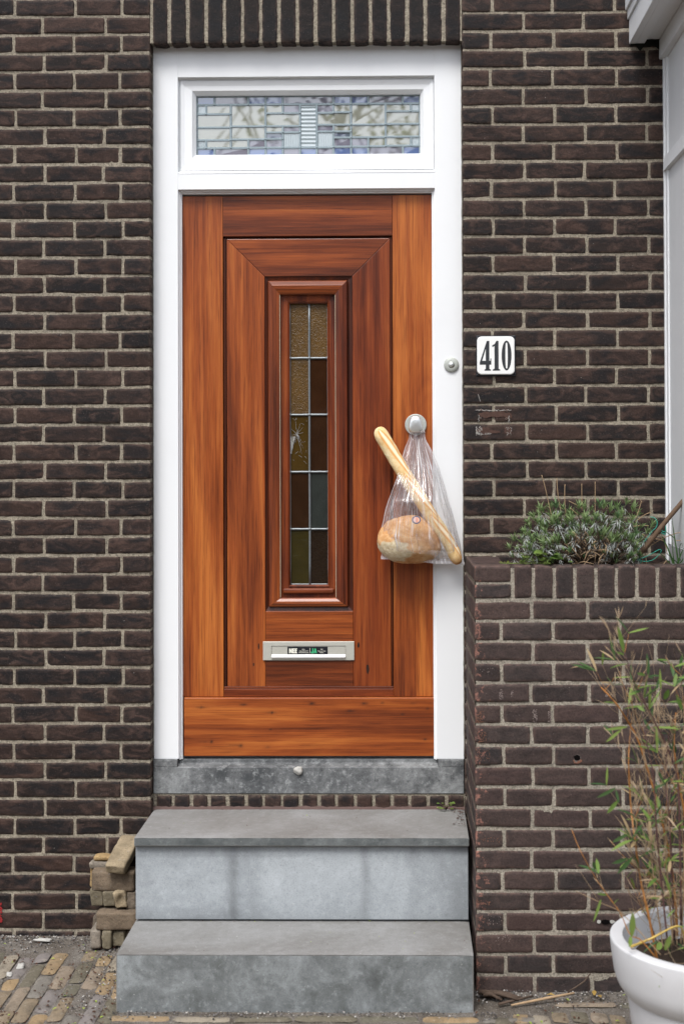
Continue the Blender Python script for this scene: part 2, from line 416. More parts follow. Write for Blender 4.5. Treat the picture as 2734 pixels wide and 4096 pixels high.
mb.box(XR+.003, 1.6, .012, .25, -.1, 3.9, 0, 1); pad(mb)
obj('wall', mb, [M_brick, M_mortar], house)
# soldier course over the door and the brickwork above it
ZS = 3.1335
mb = MB(); n = 17; x = XL+.011; pw = (XR-XL-.004)/n
for i in range(n):
    js = rnd.uniform(-.002, .002)
    brick(mb, x+i*pw+rnd.uniform(-.001, .001), x+(i+1)*pw-.0125+rnd.uniform(-.001, .001), ZS+js, ZS+.235, 0, .11, rnd.random()*99, nz_=8)
wall_rows(mb, XL+.007, 1, [(.205, .420, .63), (.102, .310, .525, .74)], ZS+.25+PITCH*8, PITCH, 0, 8, XR-.005, 0, .03)
mortar_sheet(mb, XL, XR, ZS+.003, 3.83, .0035)
mb.box(XL, XR, .012, .25, ZS+.006, 3.9, 0, 1); pad(mb)
obj('lintel', mb, [M_sold, M_mortar], house)
# row of bricks on edge below the door sill
mb = MB(); n = 17; x0 = XL+.006; pw = (XR-XL-.006)/n
ZT = .432
for i in range(n):
    brick(mb, x0+i*pw+.006+rnd.uniform(-.002, .002), x0+(i+1)*pw-.006+rnd.uniform(-.002, .002), ZT-.03, .484+rnd.uniform(-.004, .001), .04, .1, rnd.random()*99)
mortar_sheet(mb, XL-.004, XR+.004, .3, .4885, .047)
mb.grid(lambda u, v: (XL+u*(XR-XL), .042-.014*v+.003*nz(u*40, v*3, 1), .447-.012*v+.003*nz(u*60, v*2, 7)), 120, 2, 2); pad(mb)
M_pink = simple('pink_mortar', (.10, .066, .058), .9, 0, .2, .4, 60, .6)
obj('brick_plinth', mb, [M_brick, M_mortar, M_pink], house)

# ---- threshold stone
mb = MB()
mb.box(XL+.001, XR-.002, .043, .30, .4895, .582, .002)
mb.box(XL+.001, X(714, .055)-.004, .043, .30, .5825, .6085, .002); mb.box(X(1742, .055)+.004, XR-.002, .043, .30, .5825, .6085, .002)
xa, xb = X(714, .055)-.003, X(1742, .055)+.003
b0 = mb.add([(xa, .045, .5815), (xb, .045, .5815), (xb, .078, .592), (xa, .078, .592), (xb, .078, .604), (xa, .078, .604), (xb, .3, .606), (xa, .3, .606)], [(0, 1, 2, 3), (3, 2, 4, 5), (5, 4, 6, 7)])
obj('threshold', mb, M_sill, house)
mb = MB()
bm_ = bmesh.new(); bmesh.ops.create_icosphere(bm_, subdivisions=3, radius=.5)
p = at(1194, 3082, .04)
for v_ in bm_.verts:
    k = 1+.35*mnoise.noise(v_.co*3.1); v_.co = Vector((v_.co.x*.034*k, v_.co.y*.020*k, v_.co.z*.028*k))+p
mb.bm(bm_, 0, True)
obj('mortar_blob', mb, M_clod, house)

# ---- white door frame
YF = .055; YD = .090
fx0, fx1, ix0, ix1 = XL+.001, XR-.001, X(714, YF), X(1742, YF)
zh = 3.128; zo1, zo0 = Z(305, YF), Z(757, YF)+.063; zt0 = Z(755, YF); zj = .609
mb = MB()
mb.box(fx0, ix0, YF, .2, zj, zh+.02, .0012); mb.box(ix1, fx1, YF, .2, zj, zh+.02, .0012)
mb.box(ix0, ix1, YF+.0003, .2, zo1, zh+.02, .0008)               # head
mb.box(ix0, ix1, YF+.0003, .2, zt0, zo0-.002, .0008)            # transom bar
# stop beads round the door: two small steps
for d0, d1, y in ((0, .005, .066), (.005, .0105, .074)):
    mb.box(ix0+d0-.001*(d0 == 0), ix0+d1, y, .19, .604, zt0-d0, .001); mb.box(ix1-d1, ix1-d0+.001*(d0 == 0), y, .19, .604, zt0-d0, .001)
    mb.box(ix0+d1, ix1-d1, y+.004, .19, zt0-d1-.002, zt0-d0+.001, .001)
obj('door_frame', mb, M_white, house)
# caulk line along the left and right of the frame
mb = MB()
for xx in (XL+.0005, XR-.0005):
    pts = [(xx+.0015*nz(i*.9, xx*9, 3), YF-.001+.002*nz(i*.7, 2, xx), .62+i*.02) for i in range(126)]
    mb.tube(pts, [.0018+.0012*abs(nz(i*.5, 1, xx*7)) for i in range(126)], 5)
obj('sealant', mb, simple('dirty_sealant', (.30, .29, .26), .9, 0, .2, .5, 60, .5), house)

# ---- transom window
ox0, ox1 = X(725, .075, 500), X(1731, .075, 500)
gx0, gx1 = X(785, .095, 500), X(1679, .095, 500); gz0, gz1 = Z(618, .095), Z(380, .095)
mb = MB()
def ring(mb, X0, X1, Z0, Z1, x0, x1, z0, z1, ya, yb, yback=.19, bev=.002):
    """mitred four-sided frame, outer edge at depth ya, inner edge at yb"""
    o_ = [(X0, Z0), (X1, Z0), (X1, Z1), (X0, Z1)]; i_ = [(x0, z0), (x1, z0), (x1, z1), (x0, z1)]
    for k in range(4):
        a, b = o_[k], o_[(k+1) % 4]; c, d = i_[(k+1) % 4], i_[k]
        mb.add([(a[0], ya, a[1]), (b[0], ya, b[1]), (c[0], yb, c[1]), (d[0], yb, d[1]), (c[0], yback, c[1]), (d[0], yback, d[1]), (a[0], yback, a[1]), (b[0], yback, b[1])],
               [(0, 1, 2, 3), (3, 2, 4, 5), (1, 0, 6, 7)])
ring(mb, ix0-.001, ix1+.001, zo0-.003, zo1+.001, ox0, ox1, zo0+.012, zo1-.012, .0575+.012, .079)     # outer rebate
ring(mb, ox0-.001, ox1+.001, zo0+.010, zo1-.010, ox0+.012, ox1-.012, zo0+.022, zo1-.026, .070, .074)
ring(mb, ox0+.012, ox1-.012, zo0+.022, zo1-.026, gx0-.012, gx1+.012, gz0-.015, gz1+.013, .0745, .076)
ring(mb, gx0-.012, gx1+.012, gz0-.015, gz1+.013, gx0, gx1, gz0, gz1, .077, .092)
# sloping weather sill of the opening
mb.add([(ix0, YF-.001, zo0-.004), (ix1, YF-.001, zo0-.004), (ix1, .080, zo0+.012), (ix0, .080, zo0+.012)], [(0, 1, 2, 3)])
tw = obj('transom_window', mb, M_white, house)
def pane_mat(name, col, rough=.06, bsc=60, bst=.12, refl=.35, reed=None):
    mm, t, b = mat(name); v = objco(t, (1, 1, 1), 5.0)
    n1 = noise_(t, v, 9, 4, .6, .5)
    c = mix(t, rgb(col, .75), rgb(col, 1.2), n1); t.links.new(c, b.inputs['Base Color'])
    setb(b, Roughness=.25, Specular_IOR_Level=.5)
    h = noise_(t, v, bsc, 2, .5)
    if reed:
        wv = nd(t, 'ShaderNodeTexWave', {'Vector': objco(t), 'Scale': reed[1], 'Distortion': .3}, wave_type='BANDS', bands_direction=reed[0]); h = wv.outputs['Fac']
    bn = nd(t, 'ShaderNodeBump', {'Height': h, 'Strength': bst, 'Distance': .004}); t.links.new(bn.outputs[0], b.inputs['Normal'])
    g = nd(t, 'ShaderNodeBsdfGlossy', {'Roughness': rough, 'Color': (1, 1, 1, 1), 'Normal': bn.outputs[0]})
    ms = nd(t, 'ShaderNodeMixShader', {0: refl}); t.links.new(b.outputs[0], ms.inputs[1]); t.links.new(g.outputs[0], ms.inputs[2])
    t.links.new(ms.outputs[0], t.nodes['Material Output'].inputs['Surface'])
    return mm
G = {'c': pane_mat('cream_glass', (.245, .25, .195), .0015, 5, .004, .22), 'b': pane_mat('blue_glass', (.09, .14, .30), .0015, 5, .004, .17),
     'm': pane_mat('mauve_glass', (.17, .165, .21), .0015, 5, .004, .16), 'd': pane_mat('slate_glass', (.08, .10, .15), .0015, 5, .004, .15),
     'h': pane_mat('reeded_glass', (.34, .41, .43), .2, 30, .25, .2, ('Z', 22)), 'v': pane_mat('reeded_glass_upright', (.34, .41, .43), .2, 30, .25, .2, ('X', 40))}
# the leaded pattern, in the measured units of an enlarged view: x 125..1463, y 127..480
TP = [(125,232,130,180,'b'),(232,435,130,180,'m'),(435,538,130,180,'b'),(538,642,130,180,'b'),(642,945,130,180,'m'),(945,1050,130,180,'b'),(1050,1153,130,180,'b'),(1153,1360,130,180,'m'),(1360,1463,130,180,'b'),
 (125,182,180,235,'v'),(182,330,180,235,'c'),(330,538,180,308,'c'),(538,642,180,232,'c'),(642,745,180,232,'m'),(745,845,180,435,'h'),(845,945,180,232,'m'),(945,1050,180,228,'c'),(1050,1257,180,302,'c'),(1257,1408,180,225,'c'),(1408,1463,180,225,'v'),
 (125,330,235,314,'c'),(538,745,232,308,'c'),(845,1050,232,302,'c'),(1257,1463,225,300,'c'),
 (125,330,314,388,'c'),(330,538,308,385,'c'),(538,642,308,345,'c'),(642,745,308,345,'m'),(845,945,302,342,'m'),(945,1050,302,342,'c'),(1050,1257,302,377,'c'),(1257,1463,300,375,'c'),
 (538,642,345,383,'d'),(642,745,345,435,'v'),(845,945,342,435,'v'),(945,1050,342,378,'d'),
 (125,182,388,435,'v'),(182,330,388,435,'c'),(330,435,385,435,'c'),(435,538,385,435,'m'),(538,642,383,435,'m'),(945,1050,378,432,'m'),(1050,1153,377,432,'m'),(1153,1257,377,430,'c'),(1257,1408,375,428,'c'),(1408,1463,375,428,'v'),
 (125,232,435,480,'b'),(232,435,435,480,'m'),(435,538,435,480,'b'),(538,642,435,480,'b'),(642,745,435,480,'m'),(745,845,435,480,'b'),(845,945,435,480,'m'),(945,1050,432,480,'b'),(1050,1153,432,480,'b'),(1153,1360,430,480,'m'),(1360,1463,430,480,'b')]
def tx(x): return gx0+(x-125)/(1463-125)*(gx1-gx0)
def tz(y): return gz1-(y-130)/(480-130)*(gz1-gz0)
lead = MB()
for (a, b, c, d, k) in TP:
    x0, x1, z1, z0 = tx(a), tx(b), tz(c), tz(d)
    pb = MB(); q = [rnd.uniform(-.0003, .0003) for _ in range(4)]
    pb.add([(x0+.001, .1075+q[0], z0+.001), (x1-.001, .1075+q[1], z0+.001), (x1-.001, .1075+q[2], z1-.001), (x0+.001, .1075+q[3], z1-.001),
            (x0+.001, .112, z0+.001), (x1-.001, .112, z0+.001), (x1-.001, .112, z1-.001), (x0+.001, .112, z1-.001)],
           [(0, 1, 2, 3), (1, 0, 4, 5), (2, 1, 5, 6), (3, 2, 6, 7), (0, 3, 7, 4), (7, 6, 5, 4)])
    obj('glass_pane', pb, G[k], tw)
    if a > 125: lead.box(x0-.0038, x0+.0038, .1035+rnd.uniform(0, .0006), .114, z0-.002, z1+.002, .0012, seg=1)
    if d < 479: lead.box(x0-.002, x1+.002, .1036+rnd.uniform(0, .0006), .1141, z0-.0038, z0+.0038, .0012, seg=1)
    if c < 131: lead.box(x0-.002, x1+.002, .1043, .1139, z1-.004, z1+.001, .0012, seg=1)
for (a, b, c, d, k) in TP:
    bm_ = bmesh.new(); bmesh.ops.create_icosphere(bm_, subdivisions=1, radius=.0042, matrix=Matrix.Translation((tx(b), .1045, tz(d)))); lead.bm(bm_, 0, True)
lead.box(gx0-.001, gx0+.0045, .1042, .114, gz0, gz1, .001, seg=1); lead.box(gx1-.0045, gx1+.001, .1042, .114, gz0, gz1, .001, seg=1); lead.box(gx0, gx1, .1044, .114, gz0-.001, gz0+.003, .001, seg=1)
obj('lead_came', lead, M_leadt, tw)

# ---- the door
def dx(px, py=2000): return X(px, YD, py)
def dz(py, px=1250): return Z(py, YD, px)
DX0, DX1 = dx(731), dx(1735); DZ0, DZ1 = dz(3022), dz(782)
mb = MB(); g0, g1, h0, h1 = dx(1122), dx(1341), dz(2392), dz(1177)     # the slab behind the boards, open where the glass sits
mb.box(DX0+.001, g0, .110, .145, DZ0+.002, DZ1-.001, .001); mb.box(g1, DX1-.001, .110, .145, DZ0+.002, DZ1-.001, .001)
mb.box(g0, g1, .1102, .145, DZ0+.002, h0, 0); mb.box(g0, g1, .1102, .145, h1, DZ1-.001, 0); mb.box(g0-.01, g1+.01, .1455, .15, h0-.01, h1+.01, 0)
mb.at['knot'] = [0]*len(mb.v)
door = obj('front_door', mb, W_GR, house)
def panel(name, poly, y0, y1, m_, bev=.0018, knots=()):
    mb = MB()
    if knots:
        xs = [p[0] for p in poly]; zs = [p[1] for p in poly]; x0, x1, z0, z1 = min(xs), max(xs), min(zs), max(zs)
        mb.box(x0, x1, y0+.0006, y1, z0, z1, bev)
        nu, nv = int((x1-x0-2*bev)/.004), int((z1-z0-2*bev)/.004)
        a0 = len(mb.v)
        mb.grid(lambda u, v: (x0+bev+u*(x1-x0-2*bev), y0, z0+bev+v*(z1-z0-2*bev)), nu, nv)
        kk = [0]*a0
        for v_ in mb.v[a0:]:
            q = 0
            for (kx, kz, rx, rz, s_) in knots:
                dd = ((v_[0]-kx)/rx)**2+((v_[2]-kz)/rz)**2+.5*nz(v_[0]*150, v_[2]*150, kx)
                q = max(q, s_*math.exp(-max(dd, 0)*1.2))
            kk.append(q)
        mb.at['knot'] = kk
    else:
        mb.prism(poly, y0, y1, bev); mb.at['knot'] = [0]*len(mb.v)
    return obj(name, mb, m_, door)
def rect(x0, x1, z0, z1): return [(x0, z0), (x1, z0), (x1, z1), (x0, z1)]
ZK = dz(2788)                          # top of the kick board
sl1, sr0 = dx(893), dx(1572)           # inner edges of the stiles
mt0, mt1 = dx(908), dx(1561); bx0, bx1 = dx(1060), dx(1410)
zr = dz(944); zm = dz(954); zbt = dz(1105); zlow = dz(2747)
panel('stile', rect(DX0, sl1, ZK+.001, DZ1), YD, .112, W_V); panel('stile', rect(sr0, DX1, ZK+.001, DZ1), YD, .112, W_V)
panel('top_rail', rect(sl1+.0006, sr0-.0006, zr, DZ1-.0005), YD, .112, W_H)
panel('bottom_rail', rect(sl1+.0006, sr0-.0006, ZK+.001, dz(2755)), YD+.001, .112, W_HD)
def knot_at(px, py, rx, rz, s_): return (dx(px), dz(py), rx, rz, s_)
kb = [knot_at(*k) for k in [(803, 2826, .020, .004, .6), (805, 2826, .006, .005, .9), (973, 2815, .013, .004, .9), (1087, 2847, .006, .006, .95), (1085, 2847, .02, .004, .5), (1247, 2811, .011, .005, .95), (1399, 2841, .014, .005, .7), (1455, 2811, .013, .005, .85), (1606, 2854, .008, .004, .7),
     (1647, 2811, .012, .003, .5), (1705, 2832, .006, .005, .6), (846, 2963, .007, .006, .95), (820, 2963, .03, .004, .5), (963, 2979, .009, .006, .8), (940, 2977, .03, .004, .4), (1695, 2954, .006, .004, .95), (1081, 2914, .005, .003, .9), (1526, 2808, .006, .004, .7), (1070, 2984, .012, .006, .4)]]
panel('kick_board', rect(dx(738, 2900), dx(1737, 2900), DZ0, ZK), .074, .112, W_H, .003, kb)
# mitred inner frame
panel('mitred_board', [(mt0, zm), (mt1, zm), (bx1, zbt), (bx0, zbt)], .0935, .112, W_H)
kl = [knot_at(1034, 2585, .005, .016, .85), knot_at(1014, 2658, .005, .009, .8), knot_at(1034, 2600, .009, .035, .3)]
panel('mitred_board', [(mt0, zlow), (bx0-.0003, zlow), (bx0-.0003, zbt-.0004), (mt0, zm-.0006)], .0933, .112, W_V)
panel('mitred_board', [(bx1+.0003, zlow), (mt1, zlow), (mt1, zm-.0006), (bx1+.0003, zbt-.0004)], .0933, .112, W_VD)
# knots of the two long boards as thin dark plugs set in the wood
for px, py, rx, rz in ((1034, 2585, .0026, .011), (1014, 2658, .0024, .006), (1433, 2580, .004, .010), (1470, 2676, .0055, .017)):
    p = at(px, py, .0933); mbk = MB(); mbk.add([(p.x+math.cos(a)*rx*(1+.3*nz(a, px, 0)), .0930, p.z+math.sin(a)*rz*(1+.35*nz(a, py, 2))) for a in [i*math.pi/9 for i in range(18)]], [tuple(range(18))[::-1]])
    mbk.at['knot'] = [.9]*len(mbk.v); obj('wood_knot', mbk, W_GR, door)
panel('cross_board', rect(bx0+.0002, bx1-.0002, zlow, dz(2445)), .0938, .112, W_H)
# thin bead in the groove between stile and mitred frame
for a, b in ((sl1+.003, sl1+.0095), (sr0-.0085, sr0-.003)):
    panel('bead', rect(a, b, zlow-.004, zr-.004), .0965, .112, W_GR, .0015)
panel('bead', rect(sl1+.002, sr0-.002, dz(2752)-.002, dz(2752)+.005), .0925, .112, W_HD, .0015)
# bolection moulding round the glass
ux0, ux1, uz0, uz1 = dx(1074), dx(1390), dz(2426), dz(1123)
vx0, vx1, vz0, vz1 = dx(1122), dx(1341), dz(2392), dz(1177)
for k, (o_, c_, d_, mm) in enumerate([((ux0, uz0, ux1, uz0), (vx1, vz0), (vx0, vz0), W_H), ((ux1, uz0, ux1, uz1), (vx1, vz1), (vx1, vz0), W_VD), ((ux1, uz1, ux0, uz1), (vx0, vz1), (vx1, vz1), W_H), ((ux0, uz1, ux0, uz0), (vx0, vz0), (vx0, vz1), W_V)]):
    mb = MB()
    a = Vector((o_[0], 0, o_[1])); b = Vector((o_[2], 0, o_[3])); c = Vector((c_[0], 0, c_[1])); d = Vector((d_[0], 0, d_[1]))
    prof = [(0, .108), (0, .0895), (.05, .0865), (.30, .0835), (.36, .0815), (.62, .0825), (.90, .0875), (1, .0905), (1, .118)]
    vs = []
    for t_, y in prof:
        p = a.lerp(d, t_); q = b.lerp(c, t_); e_ = (q-p).normalized()*.0003
        vs += [(p.x+e_.x, y, p.z+e_.z), (q.x-e_.x, y, q.z-e_.z)]
    mb.add(vs, [(2*i, 2*i+1, 2*i+3, 2*i+2) for i in range(len(prof)-1)]); mb.at['knot'] = [0]*len(mb.v)
    obj('glazing_moulding', mb, mm, door)
# dark quirk round the moulding
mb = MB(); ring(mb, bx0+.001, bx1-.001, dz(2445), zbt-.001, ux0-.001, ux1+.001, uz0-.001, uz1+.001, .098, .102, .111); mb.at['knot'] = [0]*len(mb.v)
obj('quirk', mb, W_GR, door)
# inner sash
sx0, sx1, sz0, sz1 = dx(1152), dx(1315), dz(2347), dz(1204)
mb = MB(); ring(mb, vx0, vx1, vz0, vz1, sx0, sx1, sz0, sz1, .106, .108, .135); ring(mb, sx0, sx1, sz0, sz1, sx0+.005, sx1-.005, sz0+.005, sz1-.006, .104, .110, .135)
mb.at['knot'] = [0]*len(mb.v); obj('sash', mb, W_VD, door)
mb = MB(); mb.box(dx(1130), dx(1334), .092, .112, dz(2375), dz(2354), .006, seg=3); mb.at['knot'] = [0]*len(mb.v)
obj('drip_sill', mb, W_H, door)
mb = MB(); ring(mb, vx0-.0022, vx0-.0004, vz0, vz1, vx0-.0012, vx0-.0008, vz0+.001, vz1-.001, .0898, .0898, .1)
for xx in (vx0-.0012, vx1+.0012): mb.box(xx-.0009, xx+.0009, .0888, .1, vz0+.002, vz1-.003, 0)
obj('putty_line', mb, simple('old_putty', (.42, .36, .26), .8, 0, .2, .3), door)
# ten panes and their lead
px0, px1 = dx(1157), dx(1311); pxm = dx(1235, 1700); rows = [dz(1210), dz(1430), dz(1658), dz(1888), dz(2118), dz(2341)]
def door_glass(name, col, bsc, bst, rough=.05, st=(1, 1, 1), rf=.10):
    mm, t, b = mat(name); v = objco(t, st, 5.0)
    n1 = noise_(t, objco(t, (1, 1, 1), 5.0), 14, 3, .6, .5)
    t.links.new(mix(t, rgb(col, .6), rgb(col, 1.5), n1), b.inputs['Base Color']); setb(b, Roughness=rough, Specular_IOR_Level=.4)
    bump(t, b, noise_(t, v, bsc, 3, .6, 1.4), bst, .004); return mm
ga = door_glass('amber_hammered_glass', (.085, .043, .007), 130, .7, .2); gb = door_glass('brown_smooth_glass', (.030, .012, .005), 8, .1, .03)
gc = door_glass('amber_clear_glass', (.052, .030, .007), 30, .12, .05); gd = door_glass('brown_streaky_glass', (.025, .011, .005), 60, .3, .1, (1, 1, .2))
ge = door_glass('grey_streaky_glass', (.024, .028, .025), 50, .3, .12); gf = door_glass('olive_glass', (.027, .021, .005), 70, .3, .1, (.3, 1, 1)); gg = door_glass('dark_brown_glass', (.015, .009, .005), 50, .3, .1)
PG = [(ga, ga), (ga, gb), (gc, gd), (gd, ge), (gf, gg)]
for r_ in range(5):
    for c_ in range(2):
        a, b = ((px0, pxm), (pxm, px1))[c_]; mb = MB(); q = [rnd.uniform(-.0007, .0007) for _ in range(4)]
        z1, z0 = rows[r_], rows[r_+1]
        mb.add([(a, .122+q[0], z0), (b, .122+q[1], z0), (b, .122+q[2], z1), (a, .122+q[3], z1), (a, .126, z0), (b, .126, z0), (b, .126, z1), (a, .126, z1)], [(0, 1, 2, 3), (1, 0, 4, 5), (2, 1, 5, 6), (3, 2, 6, 7), (0, 3, 7, 4), (7, 6, 5, 4)])
        obj('glass_pane', mb, PG[r_][c_], door)
mb = MB()
def came(p, q, w_=.0042):
    n = 14; pts = []
    for i in range(n+1):
        v_ = Vector(p).lerp(Vector(q), i/n); pts.append(v_+Vector((.0006*nz(i*.6, p[0]*50, 1), -.0005*abs(nz(i*.8, p[2]*40, 2)), .0006*nz(i*.6, p[2]*50, 4))))
    mb.tube(pts, [w_*(.95+.12*nz(i, p[0]*20, p[2]*9)) for i in range(n+1)], 8)
for z in rows[1:-1]: came((px0, .1205, z), (px1, .1205, z))
came((pxm, .120, rows[-1]), (pxm, .120, rows[0]))
for xx in (px0+.0012, px1-.0012): came((xx, .1205, rows[-1]), (xx, .1205, rows[0]), .0022)
came((px0, .1205, rows[-1]+.001), (px1, .1205, rows[-1]+.001), .0025)
for z in rows[1:-1]:
    for xx in (px0+.001, pxm, px1-.001):
        bm_ = bmesh.new(); bmesh.ops.create_icosphere(bm_, subdivisions=2, radius=.0062, matrix=Matrix.Translation((xx, .1195, z))); mb.bm(bm_, 0, True)
obj('lead_came', mb, M_lead, door)

# letter slot
lx0, lx1, lz0, lz1 = dx(1051.5, 2600), dx(1416, 2600), dz(2641), dz(2566)
fx0_, fx1_, fz0, fz1 = dx(1085, 2600), dx(1382, 2600), dz(2632), dz(2583)
mb = MB(); ring(mb, lx0, lx1, lz0, lz1, lx0+.0012, lx1-.0012, lz0+.0012, lz1-.0012, .088, .0868, .095); ring(mb, lx0+.0012, lx1-.0012, lz0+.0012, lz1-.0012, fx0_, fx1_, fz0, fz1, .0868, .0866, .093)
obj('mail_slot', mb, M_slot, door)
zl = dz(2618)
mb = MB(); mb.box(fx0_+.001, fx1_-.001, .0885, .093, zl, fz1-.0012, .0005)
mb.add([(fx0_+.001, .0884, zl+.0006), (fx1_-.001, .0884, zl+.0006), (fx1_-.001, .080, zl-.0075), (fx0_+.001, .080, zl-.0075), (fx1_-.001, .081, fz0+.0005), (fx0_+.001, .081, fz0+.0005), (fx1_-.001, .092, fz0+.0005), (fx0_+.001, .092, fz0+.0005)], [(1, 0, 3, 2), (2, 3, 5, 4), (4, 5, 7, 6)], 1)
obj('mail_flap', mb, [M_slot, M_lip], door)
kx0, kx1, kz0, kz1 = dx(1149.5, 2600), dx(1310, 2600), dz(2618), dz(2586.5)
mb = MB(); mb.box(kx0, kx1, .0880, .0884, kz0+.0006, kz1, 0); obj('sticker', mb, M_black, door)
def text(name, s_, x, y, z, size, m_, parent, align='LEFT', sx=1.0, bold=0):
    cu = bpy.data.curves.new('t', 'FONT'); cu.body = s_; cu.size = size; cu.align_x = align; cu.extrude = .00012; cu.offset = bold; cu.resolution_u = 3
    o_ = bpy.data.objects.new('t', cu); COL.objects.link(o_)
    me = bpy.data.meshes.new_from_object(o_.evaluated_get(bpy.context.evaluated_depsgraph_get())); bpy.data.objects.remove(o_); bpy.data.curves.remove(cu)
    mb = MB(); mb.add([(x+v.co.x*sx, y-v.co.z, z+v.co.y) for v in me.vertices], [tuple(f.vertices) for f in me.polygons]); bpy.data.meshes.remove(me)
    return mb
def sx_(u): return kx0+(u-488)/(1012-488)*(kx1-kx0)
def sz_(v): return kz1-(v-282)/(388-282)*(kz1-kz0)
let = MB(); 
def merge(a, b): a.add(b.v, b.f)
YT = .0878
def bars(mb, rects, y=YT, d=.0002):
    for (a, b, c, e_) in rects: mb.box(sx_(a), sx_(b), y, y+d, sz_(e_), sz_(c), 0)
# NEE in heavy capitals
mb = let
mb.prism([(sx_(510), sz_(370)), (sx_(510), sz_(305)), (sx_(525), sz_(305)), (sx_(537), sz_(340)), (sx_(537), sz_(305)), (sx_(551), sz_(305)), (sx_(551), sz_(370)), (sx_(537), sz_(370)), (sx_(524), sz_(333)), (sx_(524), sz_(370))], YT, YT+.0002)
for o_ in (555, 586):
    mb.prism([(sx_(o_+a), sz_(b)) for a, b in ((0, 370), (0, 305), (28, 305), (28, 318), (14, 318), (14, 330), (26, 330), (26, 343), (14, 343), (14, 357), (28, 357), (28, 370))], YT, YT+.0002)
bars(mb, [(779, 783, 298, 368)])
th = (kz1-kz0)/106
for s_, cx_, by in (('Géén', 697, 323), ('ongeadresseerd', 697, 345), ('reklamedrukwerk', 697, 367), ('Wél', 934, 325), ('Huis aan Huis', 934, 347), ('bladen', 934, 368)):
    merge(let, text('t', s_, sx_(cx_), YT, sz_(by), th*22, M_cream, None, 'CENTER', .86))
merge(let, text('t', 'Uitgegeven bij de Gemeente', sx_(775), YT, sz_(383), th*9, M_cream, None, 'CENTER', 1.1))
obj('sticker_lettering', let, M_cream, door)
mb = MB()
mb.prism([(sx_(a), sz_(b)) for a, b in ((812, 305), (826, 305), (826, 358), (822, 367), (812, 372), (800, 371), (794, 364), (794, 348), (806, 348), (807, 358), (811, 358))], YT, YT+.0002)
mb.prism([(sx_(a), sz_(b)) for a, b in ((829, 371), (842, 305), (858, 305), (871, 371), (858, 371), (856, 358), (845, 358), (843, 371))], YT, YT+.0002)
obj('sticker_lettering', mb, M_green_p, door)
mb = MB(); mb.prism([(sx_(a), sz_(b)) for a, b in ((847, 346), (850.5, 320), (854, 346))], YT-.0002, YT); obj('sticker_lettering', mb, M_black, door)

# round rose and knob
kc = at(1661.4, 1699, .082)
mb = MB(); mb.lathe([(.0362, 0), (.0380, .0012), (.0385, .003), (.0385, .010)], kc.x, .080, kc.z, 64, axis='Y', smooth=False)
obj('knob_rose', mb, M_rose, door)
mb = MB()
mb.lathe([(.009, 0), (.0095, .01), (.012, .03), (.013, .05)], kc.x, .030, kc.z-.001, 24, axis='Y')
# slim catch below the knob
mb.box(kc.x-.004, kc.x+.004, .060, .081, kc.z-.041, kc.z-.03, .002)
kt = at(1661, 1664, .03); kbm = at(1661, 1730, .03)
def knob_pt(u, v):
    """rounded trapezoid head, domed towards the street"""
    a = u*2*math.pi; c_, s_ = math.cos(a), math.sin(a); n = 3.4
    rr = (abs(c_)**n+abs(s_)**n)**(-1/n); qx, qz = c_*rr, s_*rr
    hz = (kt.z-kbm.z)/2; zc = (kt.z+kbm.z)/2
    wd = .0205+(.0315-.0205)*(.5-qz*.5); k = (0, .5, .78, .93, 1.0, 1.02, 1.0, .9)[v]
    y = (.020, .0206, .0222, .0245, .0290, .034, .037, .041)[v]
    return (kc.x-.0005+qx*wd*k*.90, y, zc+qz*hz*k-(1-qz)*.0)
vs = [knob_pt(i/48, j) for j in range(8) for i in range(48)]
mb.add(vs, [(j*48+i, (j+1)*48+i, (j+1)*48+(i+1) % 48, j*48+(i+1) % 48) for j in range(7) for i in range(48)]+[tuple(7*48+i for i in range(48))], 0, True)
obj('door_knob', mb, M_steel, door)

# old spider web in a pane
mb = MB(); ctr = at(1187, 1737, .116)
wr_ = random.Random(5)
for a in [10, 35, 62, 100, 150, 185, 215, 255, 292, 305, 318, 330]:
    L = wr_.uniform(.018, .05)*(1.6 if 290 < a < 310 else 1); pts = []
    for i in range(7):
        t_ = i/6; pts.append((ctr.x+math.cos(R(a))*L*t_*.6+.0022*nz(t_*5, a, 0), .1175+.002*nz(t_*4, a, 5), ctr.z+math.sin(R(a))*L*t_+.0022*nz(t_*5, a, 9)))
    mb.tube(pts, [.0009-.0006*i/6 for i in range(7)], 4)
for i in range(16):
    p = Vector((wr_.uniform(px0+.006, pxm-.004), .118, wr_.uniform(rows[3]+.03, rows[2]-.012))); q = p+Vector((wr_.uniform(-.012, .012), .001, wr_.uniform(-.012, .012)))
    mb.tube([p, (p+q)/2+Vector((.001, 0, .001)), q], .0005, 4)
mb.grid(lambda u, v: (px0+.002+.018*u*(1-v*.8), .1165+.001*nz(u*9, v*9, 3), ctr.z-.008-.062*v), 8, 12)
mm, t, b = mat('cobweb_silk'); setb(b, Roughness=.9); b.inputs['Base Color'].default_value = (.40, .40, .38, 1)
al = ramp(t, noise_(t, objco(t, (1, 1, .15)), 300, 3, .7), [(.35, .25), (.65, .8)]); t.links.new(al, b.inputs['Alpha'])
web = obj('spider_web', mb, mm, None); tag(web, 'torn old spider web stretched over an amber pane of the door', 'spider web')

